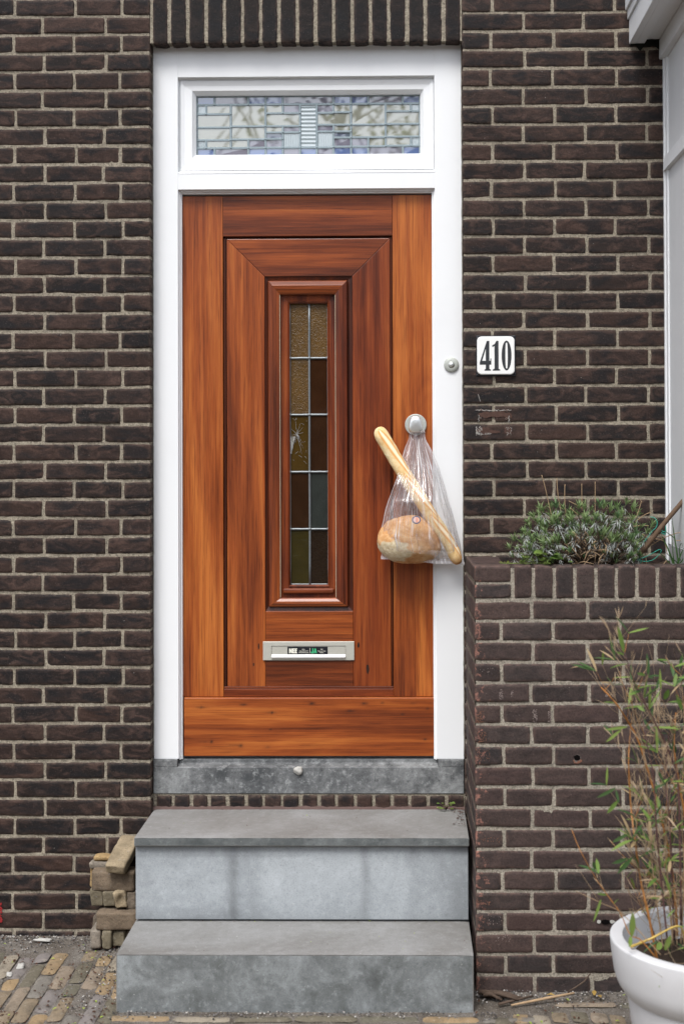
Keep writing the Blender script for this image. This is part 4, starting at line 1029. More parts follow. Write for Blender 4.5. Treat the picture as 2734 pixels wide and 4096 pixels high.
def loose(cx_, cy_, cz_, w_, d_, h_, m_, label, rot=(0, 0, 0), rough=1.0, sd=None):
    sd = sd or rnd.random()*90; bm_ = bmesh.new(); bmesh.ops.create_cube(bm_, size=1); bmesh.ops.subdivide_edges(bm_, edges=bm_.edges[:], cuts=9, use_grid_fill=True)
    Mx = Matrix.Translation((cx_, cy_, cz_)) @ Quaternion((1, 0, 0), rot[0]).to_matrix().to_4x4() @ Quaternion((0, 1, 0), rot[1]).to_matrix().to_4x4() @ Quaternion((0, 0, 1), rot[2]).to_matrix().to_4x4()
    hw = Vector((w_/2, d_/2, h_/2)); rr = .0075
    for v_ in bm_.verts:
        p = Vector((v_.co.x*w_, v_.co.y*d_, v_.co.z*h_)); q = Vector([max(-hw[i]+rr, min(hw[i]-rr, p[i])) for i in range(3)]); dlt = p-q
        if dlt.length > 1e-6: p = q+dlt.normalized()*min(rr, dlt.length)
        n_ = mnoise.noise(p*22+Vector((sd, 0, 0)))*.0030*rough+mnoise.noise(p*75+Vector((0, sd, 0)))*.0015*rough
        p += (dlt.normalized() if dlt.length > 1e-6 else Vector((0, 0, 0)))*n_
        v_.co = Mx @ p
    mb = MB(); mb.bm(bm_, 0, True)
    o = obj('paving_brick', mb, SBM[m_], None, (cx_, cy_, cz_)); return tag(o, label, 'brick', 'old paving bricks stacked beside the steps')
def cell(px0_, px1_, py0_, py1_, Y):   # crop units -> world box
    a_ = at(300+px0_/4.27, 3300+py0_/4.27, Y); b_ = at(300+px1_/4.27, 3300+py1_/4.27, Y); return a_.x, b_.x, b_.z, a_.z
def loosef(c_, Y, dep, m_, label, **kw):
    x0, x1, z0, z1 = cell(*c_, Y); return loose((x0+x1)/2, Y+dep/2, (z0+z1)/2, x1-x0, dep, z1-z0, m_, label, **kw)
loosef((250, 445, 1800, 2125), -.14, .15, 'grey', 'greyish brick on edge at the lower left of the stack', rot=(0, R(-1.5), 0))
loosef((452, 625, 1812, 2130), -.145, .15, 'olive', 'narrow chipped brick second from left in the lowest row', rough=2.0, rot=(0, R(1), 0))
loosef((636, 850, 1812, 2095), -.13, .15, 'olive', 'rounded brick third from left in the lowest row', rough=1.3)
loosef((865, 1040, 1800, 2060), -.11, .13, 'dark', 'shadowed brick of the lowest row right against the step', rough=1.5)
loosef((355, 1050, 1500, 1808), -.14, .075, 'brown', 'long brown brick lying lengthwise above the lowest row')
loosef((300, 500, 1560, 1815), -.05, .045, 'dark', 'brick mostly hidden behind the lower long brown brick')
loosef((255, 480, 1090, 1405), -.10, .095, 'olive', 'leaning brick at the left of the middle row', rot=(0, R(-4), 0))
loosef((468, 692, 1130, 1410), -.105, .10, 'olive', 'straight brick second from left in the middle row', rot=(0, R(-2), 0))
loosef((668, 880, 1140, 1432), -.115, .10, 'tan', 'crumbled pale yellow brick in the middle row', rough=3.2, rot=(0, R(-8), 0))
loosef((872, 1050, 1130, 1440), -.105, .10, 'dark', 'brick with white crust in the middle row beside the riser', rough=2.0)
loosef((275, 1003, 800, 1145), -.105, .075, 'brown', 'long brown brick lying lengthwise under the topmost brick', rot=(0, R(.6), 0))
x0, x1, z0, z1 = cell(245, 640, 640, 760, -.05)
loose((x0+x1)/2, -.028, (z0+z1)/2, x1-x0, .05, z1-z0, 'grey', 'whitish brick behind the upper long brick at the left', rot=(0, R(1), 0))
x0, x1, z0, z1 = cell(250, 330, 720, 1080, -.05); loose((x0+x1)/2+.02, -.022, (z0+z1)/2, .06, .04, z1-z0, 'ochre', 'upright ochre brick half hidden behind the upper long brick')
x0, x1, z0, z1 = cell(330, 700, 505, 592, -.03)
loose((x0+x1)/2, -.0235, (z0+z1)/2-.002, x1-x0, .045, z1-z0, 'ochre', 'orange edged brick below the topmost brick at the back')
x0, x1, z0, z1 = cell(512, 900, 690, 840, -.125)
loose((x0+x1)/2+.012, -.068, z0+.052, x1-x0-.006, .165, .036, 'tan', 'pale tan brick topmost of the stack tilted towards the wall', rot=(R(24), R(-2), R(-9)), rough=1.3)

# ------------------------------------------------------------------ bag with bread
def bp(x, y, Y): return at(1400+x/2.613, 1550+y/2.613, Y)
# baguette
bag_axis = [(285, 418), (385, 600), (592, 950), (740, 1180), (888, 1410), (1040, 1640), (1133, 1848)]
YB = [.018, .012, .002, -.006, -.012, -.012, -.008]
ctrl = [bp(x, y, Y) for (x, y), Y in zip(bag_axis, YB)]
def spline(P, t):
    n = len(P)-1; s_ = min(max(t, 0), 1)*n; i = min(int(s_), n-1); f = s_-i
    p0, p1, p2, p3 = P[max(i-1, 0)], P[i], P[i+1], P[min(i+2, n)]
    return .5*((2*p1)+(p2-p0)*f+(2*p0-5*p1+4*p2-p3)*f*f+(3*p1-p0-3*p2+p3)*f**3)
mb = MB(); NS, NA = 150, 40; vs = []; sl_ = []; to_ = []
for i in range(NS+1):
    t_ = i/NS; p = spline(ctrl, t_); tg = (spline(ctrl, t_+.01)-spline(ctrl, t_-.01)).normalized()
    sdv = tg.cross(Vector((0, 1, 0))).normalized(); fr = Vector((0, -1, 0)); fr = (fr-tg*fr.dot(tg)).normalized()
    e0, e1 = t_/.125, (1-t_)/.115
    rad = .0243*(1.0+.06*math.cos(math.pi*t_))*math.sqrt(max(0, 1-max(0, 1-e0)**2))*math.sqrt(max(0, 1-max(0, 1-e1)**2))
    for k in range(NA):
        a_ = 2*math.pi*k/NA                                  # 0 = upper-right side seen from the street
        ca, sa = math.cos(a_), math.sin(a_)
        nrm = sdv*(-ca)+fr*sa if False else (sdv*ca+fr*sa)
        r_ = rad*(1+.06*mnoise.noise(p*40+nrm*1.5))+.0006*mnoise.noise((p+nrm*rad)*190)
        # three long slashes that run slanting over the front-right face
        s_ = 0
        for (t0, t1, ph0, ph1) in ((.03, .36, 92, 36), (.31, .66, 92, 34), (.61, .95, 88, 32)):
            if t0 < t_ < t1:
                f_ = (t_-t0)/(t1-t0); phc = R(ph0+(ph1-ph0)*f_); wdt = R(26)*math.sin(math.pi*f_)**.6+1e-4
                da = (a_-phc+math.pi) % (2*math.pi)-math.pi
                s_ = max(s_, math.exp(-(da/wdt)**4)); 
                if -1.5*wdt < da-wdt*1.05 < .35*wdt*1.4: pass
                r_ += .0024*math.exp(-((da-wdt*1.05)/(.20*wdt+.02))**2)*math.sin(math.pi*f_)-.0008*math.exp(-(da/wdt)**2)
        vs.append(p+nrm*r_); sl_.append(s_); to_.append(max(0, (t_-.90)/.1)+.35*max(0, 1-t_/.05))
mb.add(vs, [(i*NA+k, i*NA+(k+1) % NA, (i+1)*NA+(k+1) % NA, (i+1)*NA+k) for i in range(NS) for k in range(NA)], 0, True)
mb.at['slash'] = sl_; mb.at['toast'] = to_
mm, t, b = mat('baguette_crust'); v = objco(t)
sl2 = attr(t, 'slash'); n1 = noise_(t, v, 26, 5, .65, .6)
c = ramp(t, n1, [(.3, (.70, .45, .19)), (.5, (.82, .62, .33)), (.7, (.90, .77, .50))])
vor = nd(t, 'ShaderNodeTexVoronoi', {'Vector': v, 'Scale': 110.0}, feature='DISTANCE_TO_EDGE').outputs['Distance']
c = mix(t, c, (.68, .43, .17), ramp(t, vor, [(0, .5), (.06, 0)]))
ring_ = mth(t, 'MULTIPLY', mth(t, 'MULTIPLY', sl2, mth(t, 'SUBTRACT', 1.0, sl2)), 4.0)
c = mix(t, c, (.90, .80, .58), mth(t, 'MULTIPLY', sl2, .85)); c = mix(t, c, (.66, .30, .07), mth(t, 'MULTIPLY', ring_, .95))
c = mix(t, c, (.42, .16, .035), mth(t, 'MINIMUM', attr(t, 'toast'), .85))
t.links.new(c, b.inputs['Base Color']); setb(b, Roughness=.8, Specular_IOR_Level=.12); b.inputs['Subsurface Weight'].default_value = .05; b.inputs['Subsurface Radius'].default_value = (.01, .005, .002)
bump(t, b, mth(t, 'ADD', mth(t, 'MULTIPLY', vor, 1.2), noise_(t, v, 300, 3, .6)), .35, .002)
o = obj('baguette', mb, mm, None, ctrl[-1]); tag(o, 'long golden baguette sticking out of the clear plastic bag', 'baguette')
# round loaf
lc = bp(615, 1592, .005)
mb = MB(); vs = []; fl = []
bm_ = bmesh.new(); bmesh.ops.create_icosphere(bm_, subdivisions=5, radius=1)
for v_ in bm_.verts:
    d = v_.co.normalized(); k = 1+.05*mnoise.noise(d*1.4+Vector((3, 0, 0)))+.025*mnoise.noise(d*4)+.010*mnoise.noise(d*11)
    z = d.z*.0865*(1.0 if d.z > 0 else .98); p = Vector((d.x*.114*k*(1-.10*d.z), d.y*.066*k, z*k))
    m45 = Matrix.Rotation(R(6), 3, 'Y'); v_.co = (m45 @ p)+lc
    dd = ((d.x+.42)/.56)**2+((d.z+.50)/.42)**2+.7*mnoise.noise(d*3.5)
    fl.append(max(0, min(1, 1.35-dd)) if d.y < .1 else 0)
mb.bm(bm_, 0, True); mb.at['flour'] = fl
mm, t, b = mat('loaf_crust'); v = objco(t)
n1 = noise_(t, v, 16, 6, .7, .8); c = ramp(t, n1, [(.3, (.37, .16, .058)), (.5, (.56, .30, .125)), (.68, (.72, .50, .28))])
n2 = noise_(t, v, 70, 4, .7); c = mix(t, c, (.68, .46, .26), ramp(t, n2, [(.55, 0), (.72, .55)]))
c = mix(t, c, mix(t, (.66, .57, .40), (.48, .36, .20), ramp(t, noise_(t, v, 120, 4, .7), [(.4, 0), (.7, 1)])), ramp(t, mth(t, 'ADD', attr(t, 'flour'), mth(t, 'MULTIPLY', mth(t, 'SUBTRACT', n2, .5), .8)), [(.25, 0), (.55, 1)]))
t.links.new(c, b.inputs['Base Color']); setb(b, Roughness=.75, Specular_IOR_Level=.25); bump(t, b, mth(t, 'ADD', n1, mth(t, 'MULTIPLY', n2, .6)), .6, .004)
o = obj('bread_loaf', mb, mm, None, lc-Vector((0, 0, .085))); tag(o, 'round brown loaf with a floury patch inside the plastic bag', 'bread')
# the clear bag: front and back film with pleats that run from the knob
LB = [(470, 618), (560, 590), (690, 553), (830, 520), (970, 478), (1170, 398), (1420, 333), (1560, 303), (1660, 322), (1720, 330), (1786, 318)]
RB = [(470, 772), (560, 806), (640, 842), (820, 920), (1080, 1000), (1400, 1092), (1560, 1130), (1700, 1160), (1780, 1178), (1858, 1196)]
def lerp1(T, y):
    if y <= T[0][0]: return T[0][1]
    for (a, b), (c_, d) in zip(T, T[1:]):
        if y <= c_: return b+(d-b)*(y-a)/(c_-a)
    return T[-1][1]
def sst(a, b, x): q = max(0, min(1, (x-a)/(b-a))); return q*q*(3-2*q)
def film_pt(u, v, side, seed):
    yb_ = 1786+(1858-1786)*u+14*math.sin(u*9+seed)*.6
    y = 462+v*(yb_-462); xl = lerp1(LB, min(y, 1786)); xr = lerp1(RB, y*1.0)
    x = xl+(xr-xl)*u
    tight = 1-sst(470, 1350, y)
    # the two handles: gathered to the left and right of the knob's neck
    hx = 2*u-1; gat = (1-sst(465, 640, y))
    x += gat*((618+40*u*2 if u < .5 else 735+ (u-.5)*2*45)-x)*.9
    edge = math.sin(math.pi*u)**.45 if 0 < u < 1 else 0
    top = .050; bulge = (-.080 if side == 'f' else .078)
    mouth = (1-sst(1000, 1180, y))*sst(640, 760, y)*(1-sst(.0, .35, u))
    ye = .018+(-.085 if side == 'f' else .03)*mouth
    ye = ye*(1-sst(1700, 1800, y))+.0*sst(1700, 1800, y)
    yc = ye+(bulge-ye)*edge*(1-.75*sst(1690, 1790, y))
    if side == 'f': yc += .028*sst(.62, .9, u)*sst(900, 1200, y)*0
    Y = top+(yc-top)*min(1, max(0, (y-475)/720))**1.05
    if side == 'b': Y = min(Y, .083)
    # pleats
    amp = (.0022+.0085*sst(520, 800, y)*(1-sst(1150, 1640, y))+.0018*sst(1150, 1500, y))*(.25+.75*edge)
    w_ = u*(9+seed)+.35*math.sin(v*3+seed)+.5*nz(u*4, v*1.2, seed)
    pl = (abs(math.sin(w_*math.pi))-.5)*1.0+.55*nz(u*26+seed, v*1.6, seed*2)+.35*nz(u*55, v*2.6, seed)
    cr = .0040*nz(u*7, v*9, seed+4)*sst(1100, 1500, y)+.0022*nz(u*19, v*22, seed+8)*sst(900, 1500, y)
    Y += (amp*pl+cr)*(1-.0)
    x += 5*nz(v*9, u*3, seed+2)*sst(600, 900, y)
    if side == 'b': Y = min(Y, .084)
    p = bp(x, y, Y); return p
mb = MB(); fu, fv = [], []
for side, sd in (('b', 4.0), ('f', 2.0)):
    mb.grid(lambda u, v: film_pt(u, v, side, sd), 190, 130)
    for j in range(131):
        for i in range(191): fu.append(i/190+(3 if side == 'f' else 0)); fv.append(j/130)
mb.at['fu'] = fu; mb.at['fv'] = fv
mm, t, b = mat('clear_film')
out = t.nodes['Material Output']
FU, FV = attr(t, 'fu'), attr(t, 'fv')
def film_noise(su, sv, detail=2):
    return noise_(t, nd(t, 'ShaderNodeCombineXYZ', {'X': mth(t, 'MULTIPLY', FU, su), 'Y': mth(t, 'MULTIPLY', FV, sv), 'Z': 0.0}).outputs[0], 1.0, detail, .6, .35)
tr = nd(t, 'ShaderNodeBsdfTransparent', {'Color': (.985, .98, .985, 1)})
gl = nd(t, 'ShaderNodeBsdfGlossy', {'Roughness': .13, 'Color': (1, 1, 1, 1)})
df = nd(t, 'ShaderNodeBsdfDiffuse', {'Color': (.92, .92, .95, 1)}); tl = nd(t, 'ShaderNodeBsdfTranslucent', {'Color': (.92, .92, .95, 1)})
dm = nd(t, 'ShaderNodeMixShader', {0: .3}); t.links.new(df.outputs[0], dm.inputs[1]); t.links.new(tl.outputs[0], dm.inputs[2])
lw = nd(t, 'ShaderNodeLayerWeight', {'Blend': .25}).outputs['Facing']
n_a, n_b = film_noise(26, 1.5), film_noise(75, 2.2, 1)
streak = mth(t, 'ADD', ramp(t, n_a, [(.55, 0), (.64, .62)]), ramp(t, n_b, [(.59, 0), (.66, .5)]), True)  # white streaks paint the highlights of film wrinkles into the material
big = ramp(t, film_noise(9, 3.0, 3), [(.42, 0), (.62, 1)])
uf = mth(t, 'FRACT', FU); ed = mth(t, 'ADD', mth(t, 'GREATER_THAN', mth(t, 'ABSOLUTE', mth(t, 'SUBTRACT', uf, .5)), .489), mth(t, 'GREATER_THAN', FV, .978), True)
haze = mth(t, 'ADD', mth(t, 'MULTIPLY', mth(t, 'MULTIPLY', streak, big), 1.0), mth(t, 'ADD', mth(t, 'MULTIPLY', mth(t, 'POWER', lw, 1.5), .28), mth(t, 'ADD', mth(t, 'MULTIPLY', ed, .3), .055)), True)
m1 = nd(t, 'ShaderNodeMixShader', {0: mth(t, 'ADD', mth(t, 'MULTIPLY', lw, .45), mth(t, 'ADD', mth(t, 'MULTIPLY', streak, .25), .045), True)})
t.links.new(tr.outputs[0], m1.inputs[1]); t.links.new(gl.outputs[0], m1.inputs[2])
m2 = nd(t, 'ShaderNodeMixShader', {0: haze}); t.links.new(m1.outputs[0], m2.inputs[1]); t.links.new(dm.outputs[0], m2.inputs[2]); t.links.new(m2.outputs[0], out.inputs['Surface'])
M_film = mm
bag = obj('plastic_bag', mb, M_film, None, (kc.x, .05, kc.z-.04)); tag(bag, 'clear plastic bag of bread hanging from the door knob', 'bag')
# handles looped over the knob's neck
mb = MB()
for sgn, xe in ((-1, 632), (1, 757)):
    for j in range(5):
        s0 = bp(xe+(j-2)*11, 470, .05-.004*abs(j-2)); s1 = Vector((kc.x+sgn*(.010+.002*j), .052+.003*j, kc.z-.006)); s2 = Vector((kc.x+sgn*.002, .054+.003*j, kc.z+.0125))
        pts = [spline([s0, s1, s2], q/8) for q in range(9)]
        mb.grid(lambda u, v: pts[int(v*8+.001)]+Vector((sgn*.003*(u-.5), .006*(u-.5), 0)), 2, 8)
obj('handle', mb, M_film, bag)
# round bakery sticker
c0 = bp(690, 1384, -.0895)
mb = MB()
def disc(r0, r1, y, mi, n=32, cxo=0, czo=0):
    vs = [(c0.x+cxo+math.cos(i*2*math.pi/n)*r, y, c0.z+czo+math.sin(i*2*math.pi/n)*r*.9) for r in (r0, r1) for i in range(n)]
    mb.add(vs, [(i, (i+1) % n, n+(i+1) % n, n+i) for i in range(n)], mi)
disc(.0001, .0151, c0.y, 0); disc(.0001, .0112, c0.y-.0006, 1)
mb.prism([(c0.x-.002, c0.z-.010), (c0.x-.002, c0.z+.010), (c0.x-.0105, c0.z+.004), (c0.x-.0105, c0.z-.004)], c0.y-.0012, c0.y-.0007, mi=2)
for q in (-.001, .0012, .0034): mb.box(c0.x+q-.0004, c0.x+q+.0004, c0.y-.0013, c0.y-.0008, c0.z-.0085, c0.z+.0085, 0, 3)
for k in range(3):
    for s_ in (-1, 1):
        ce = (c0.x-.0062, c0.z-.005+k*.0042); mb.prism([(ce[0], ce[1]-.001), (ce[0]+s_*.0028, ce[1]+.0015), (ce[0]+s_*.0008, ce[1]+.0025)], c0.y-.0017, c0.y-.0013, mi=3)
obj('round_sticker', mb, [simple('sticker_blue', (.085, .125, .22), .4), simple('sticker_peach', (.86, .50, .36), .4), simple('sticker_cream', (.85, .74, .70), .4), simple('sticker_red', (.62, .22, .20), .4)], bag)

# ------------------------------------------------------------------ plants in the planter
pr = random.Random(33)
def lp(x, y, Y): return at(1900+x/1.88, 1900+y/1.88, Y)
lav0 = lp(800, 670, -.24)
lav = thing('lavender_plant', 'bushy grey green lavender growing in the brick planter', 'lavender', (lav0.x, lav0.y, lav0.z))
OUTL = [(345, 430), (400, 370), (470, 230), (510, 300), (590, 215), (650, 300), (730, 315), (820, 235), (880, 330), (925, 205), (985, 245), (1030, 330), (1120, 190), (1200, 235), (1215, 380), (1240, 480)]
tufts = [(255, 540), (488, 250), (605, 225), (820, 240), (930, 225), (965, 230), (1135, 205), (1190, 250), (410, 385), (730, 325), (375, 420), (470, 360), (530, 380), (640, 300), (690, 350), (770, 300), (840, 290), (890, 380), (960, 330), (1040, 350), (1080, 310), (1150, 370), (1245, 385), (1330, 370), (1250, 480), (590, 560), (400, 590), (1150, 610), (1060, 640), (980, 575), (345, 500), (600, 330), (520, 470)]
while len(tufts) < 235:
    x, y = pr.uniform(350, 1240), pr.uniform(230, 655)
    if y < 270+170*abs(nz(x*.013, 3.3, 1))+130*abs((x-800)/450)**3: continue
    if y > 560 and 700 < x < 960 and pr.random() < .75: continue
    if y > 480 and 640 < x < 1000 and pr.random() < .55: continue
    if y < 420 and pr.random() < .12: continue
    tufts.append((x, y))
for x, y in [(440, 330), (520, 270), (570, 300), (660, 245), (700, 285), (770, 230), (860, 255), (900, 300), (1010, 260), (1060, 250), (1100, 280), (1225, 300), (380, 350), (300, 480), (320, 560), (1290, 430), (1270, 540), (560, 240), (470, 290), (1170, 330), (345, 620), (280, 600)]: tufts.append((x+pr.uniform(-12, 12), y+pr.uniform(-12, 12)))
fo, st = MB(), MB()
for i, (x, y) in enumerate(tufts):
    Y = pr.uniform(-.40, -.10); p = lp(x, y, Y)
    out_ = Vector((p.x-lav0.x, (p.y-lav0.y)*.8, .18)).normalized()
    ax = (Vector((0, 0, 1))+out_*.8+Vector((pr.uniform(-.25, .25), pr.uniform(-.25, .25), 0))).normalized()
    sz = pr.uniform(.8, 1.25)*(1 if y < 520 else .8)
    gm = 0 if pr.random() < .8 else 2
    for j in range(pr.randint(13, 17)):                    # green tip, upright
        a_ = j*2.4+pr.random(); tl_ = pr.uniform(.2, .75); side = ax.orthogonal().normalized(); side.rotate(Quaternion(ax, a_))
        d = (ax*(1-tl_*.6)+side*tl_).normalized(); q = p-ax*(.012*sz*(j/15))
        fo.leaf(q, d, ax, pr.uniform(.018, .032)*sz, pr.uniform(.0036, .0054)*sz, gm, .3, .15, 2)
    if pr.random() < .82:
        for j in range(pr.randint(9, 15)):                 # older grey leaves, drooping
            a_ = j*2.4+pr.random(); side = ax.orthogonal().normalized(); side.rotate(Quaternion(ax, a_)); q = p-ax*(.014+.022*pr.random())*sz
            d = (side-ax*pr.uniform(-.1, .9)).normalized(); fo.leaf(q, d, ax, pr.uniform(.015, .026)*sz, pr.uniform(.0026, .004)*sz, 1, .5, .35, 2)
    root = Vector((lav0.x+(p.x-lav0.x)*.35+pr.uniform(-.04, .04), lav0.y+(p.y-lav0.y)*.5, lav0.z-.01))
    mid = (root+p)/2+Vector((pr.uniform(-.02, .02), pr.uniform(-.02, .02), pr.uniform(-.015, .02)))
    st.tube([root, mid, p-ax*.02, p], [.0022, .0018, .0013, .0008], 5, 0)
for i in range(150):                                       # bare woody and dry stems low in the middle
    x, y = pr.gauss(830, 120), pr.uniform(500, 690); p = lp(x, y, pr.uniform(-.42, -.2)); d = Vector((pr.uniform(-.05, .05), pr.uniform(-.03, .02), pr.uniform(-.01, .05)))
    st.tube([p, p+d*.5+Vector((pr.uniform(-.008, .008), 0, .006)), p+d], [.0014, .0012, .0007], 4, pr.choice((0, 1, 1)))
for pts in ([(497, 0), (520, 80), (545, 190), (590, 390)], [(610, 20), (620, 150), (645, 290)], [(672, 70), (670, 180), (680, 300)], [(798, 65), (800, 270)], [(899, 50), (898, 290)], [(700, 195), (760, 225), (800, 250)], [(1320, 280), (1270, 300), (1200, 350)], [(1247, 195), (1225, 270), (1200, 330)], [(715, 250), (770, 300)], [(935, 615), (950, 660), (975, 712)], [(480, 450), (540, 415), (620, 408)], [(1290, 480), (1370, 482), (1415, 498)]):
    P = [lp(x, y, -.2-.0002*i_) for i_, (x, y) in enumerate(pts)]; st.tube([spline(P, q/8) for q in range(9)], .0012, 4, 1)
for x, y in ((483, 210), (1318, 278), (1248, 190), (990, 243)):
    for j in range(9):
        q = lp(x, y, -.2)+Vector((pr.uniform(-.005, .005), pr.uniform(-.004, .004), pr.uniform(-.006, .006))); fo.leaf(q, (pr.uniform(-1, 1), pr.uniform(-1, 0), pr.uniform(-.3, 1)), (0, 0, 1), .006, .004, 3, .3, .2, 2)
obj('foliage', fo, [L_lav, L_grey, L_lavd, M_straw], lav)
# low green herb at the left foot of the lavender
hp = lp(430, 650, -.36); mb = MB()
for i in range(60):
    p = lp(pr.uniform(335, 560), pr.uniform(590, 672), pr.uniform(-.42, -.33))
    for j in range(5): a_ = pr.uniform(0, 6.28); mb.leaf(p, (math.cos(a_), math.sin(a_)*.6-.2, pr.uniform(0, .8)), (0, 0, 1), pr.uniform(.009, .016), pr.uniform(.003, .006), 0, .3, .2, 2)
for x, y, L, W_, dx_ in ((520, 585, .045, .030, -.5), (545, 620, .05, .028, .9), (580, 600, .03, .022, .2), (690, 655, .022, .014, .3)):
    p = lp(x, y, -.37); mb.leaf(p, (dx_, -.5, .25), (0, -.5, 1), L, W_, 0, .15, .4, 5)
for i in range(16):
    p = lp(pr.uniform(185, 250), pr.uniform(652, 664), pr.uniform(-.4, -.3)); mb.leaf(p, (pr.uniform(-1, 1), -.3, .3), (0, 0, 1), .006, .004, 1, .3, .2, 2)
P = [lp(185, 662, -.35), lp(300, 664, -.37), lp(450, 662, -.38), lp(560, 664, -.38)]; mb.tube([spline(P, i/12) for i in range(13)], .0012, 5, 0)
tag(obj('herb', mb, [L_bam, L_lime], None, hp), 'low bright green herb at the left foot of the lavender', 'herb')
# tuft of grass at the right, stick, string
gp0 = at(2700, 2258, -.30); mb = MB()
def cp(x, y, Y): return at(2350+x/4.083, 1900+y/4.083, Y)
for pts, w_ in (([(1475, 1450), (1420, 1100), (1390, 900), (1368, 705)], .006), ([(1400, 1450), (1380, 1250), (1370, 1000)], .005), ([(1390, 1450), (1300, 1200), (1230, 1060), (1190, 960)], .007), ([(1330, 1440), (1200, 1300), (1070, 1195)], .005), ([(1460, 1450), (1420, 1400), (1240, 1250)], .006), ([(1410, 1030), (1300, 950), (1200, 870)], .006), ([(1500, 1400), (1490, 1200), (1520, 1110), (1540, 1180)], .004), ([(1330, 1380), (1450, 1390)], .005), ([(1470, 1440), (1530, 1250), (1650, 1100)], .006), ([(1500, 1440), (1600, 1300), (1700, 1150)], .006)):
    P = [cp(x, y, -.28) for x, y in pts]; q_ = [spline(P, i/10) for i in range(11)]
    vs = [p+Vector((s_*w_*.5*(1-i/10.5)**.7, -.002*abs(s_), 0)) for i, p in enumerate(q_) for s_ in (-1, 0, 1)]
    mb.add(vs, [(i*3+k, i*3+k+1, i*3+k+4, i*3+k+3) for i in range(10) for k in (0, 1)], 0, True)
tag(obj('grass_tuft', mb, L_grass, None, gp0), 'upright dark green grass tuft in front of the white bay', 'grass')
mb = MB(); P = [cp(820, 1320, -.23), cp(1000, 1100, -.235), cp(1250, 780, -.24), cp(1568, 400, -.25), cp(1700, 230, -.25)]
mb.tube([spline(P, i/24) for i in range(25)], [.0088-.0015*i/24+.0008*nz(i*.8, 2, 3) for i in range(25)], 10)
tag(obj('wooden_stick', mb, M_pole, None, P[0]), 'bare brown stick leaning out of the planter across the white bay', 'stick')
for pts, lab in (([(800, 1400), (960, 1410), (1080, 1370), (1185, 1260), (1170, 1215), (1060, 1270), (950, 1330), (810, 1380), (870, 1395), (850, 1440)], 'loop of teal plastic string lying at the foot of the bare stick'), ([(1015, 683), (1080, 700), (1125, 760), (1120, 830), (1095, 870), (1040, 920), (985, 1000), (840, 1180), (800, 1240), (810, 1280)], 'teal plastic string curving behind the bare stick'), ([(1185, 900), (1240, 930), (1268, 900), (1260, 830), (1266, 960), (1190, 940), (1262, 978)], 'tangled teal string between stick and white bay')):
    mb = MB(); P = [cp(x, y, -.27 if x < 1100 or len(pts) > 9 else -.2) for x, y in pts]; mb.tube([spline(P, i/40) for i in range(41)], .0011, 5)
    tag(obj('plant_string', mb, M_string, None, P[0]), lab, 'string', 'teal strings by the bare stick')
for pts in ([(960, 1200), (1090, 1110), (1250, 1020), (1480, 940), (1570, 965)], [(1425, 1075), (1570, 1060)], [(880, 960), (1000, 1050), (1110, 1115)], [(740, 840), (860, 825), (990, 828)], [(1140, 970), (1250, 1100), (1290, 1300)], [(880, 1460), (895, 1300)], [(950, 1460), (940, 1300), (920, 1230)], [(1230, 1460), (1290, 1380)]):
    P = [cp(x, y, -.22) for x, y in pts]; st.tube([spline(P, i/10) for i in range(11)], .0014, 5, 1)
obj('stem', st, [M_bark, M_dry], lav)

# ------------------------------------------------------------------ white pot with bamboo
PCX, PCY, PZR = .833, -1.08, .366
gzp = gz_(0, PCY)
pot = thing('flower_pot', 'large white plastic pot in the right foreground corner', 'plant pot', (PCX, PCY, gzp))
mb = MB()
mb.lathe([(.17, gzp+.002), (.185, gzp+.003), (.192, gzp+.02), (.2235, .121), (.2383, .2125), (.2386, .2178), (.2389, .2186), (.2440, .2188), (.2446, .2194), (.2475, .2225), (.261, .242), (.268, .258), (.2727, .277), (.2785, .318), (.2828, .361), (.2822, .3650), (.2802, .3664), (.2780, .3668), (.2500, .3668), (.2485, .3662), (.2478, .364), (.244, .30), (.236, .24)], PCX, PCY, 0, 96)
mb.f.pop(); mb.mi.pop(); mb.sm.pop()
obj('pot', mb, M_pot, pot)
mb = MB(); mb.grid(lambda u, v: (PCX+math.cos(u*2*math.pi)*.242*v, PCY+math.sin(u*2*math.pi)*.242*v, .285+.012*nz(math.cos(u*6.283)*v*5, math.sin(u*6.283)*v*5, 2)+.006*nz(math.cos(u*6.283)*v*25, math.sin(u*6.283)*v*25, 5)), 64, 20, close=True); obj('soil', mb, M_soil, pot)
bam0 = Vector((PCX-.02, PCY, .29))
bam = thing('bamboo_plant', 'sparse bamboo with orange canes and straw coloured twigs in the white pot', 'bamboo', bam0)
pr = random.Random(77)
cu, tw_, lf = MB(), MB(), MB()
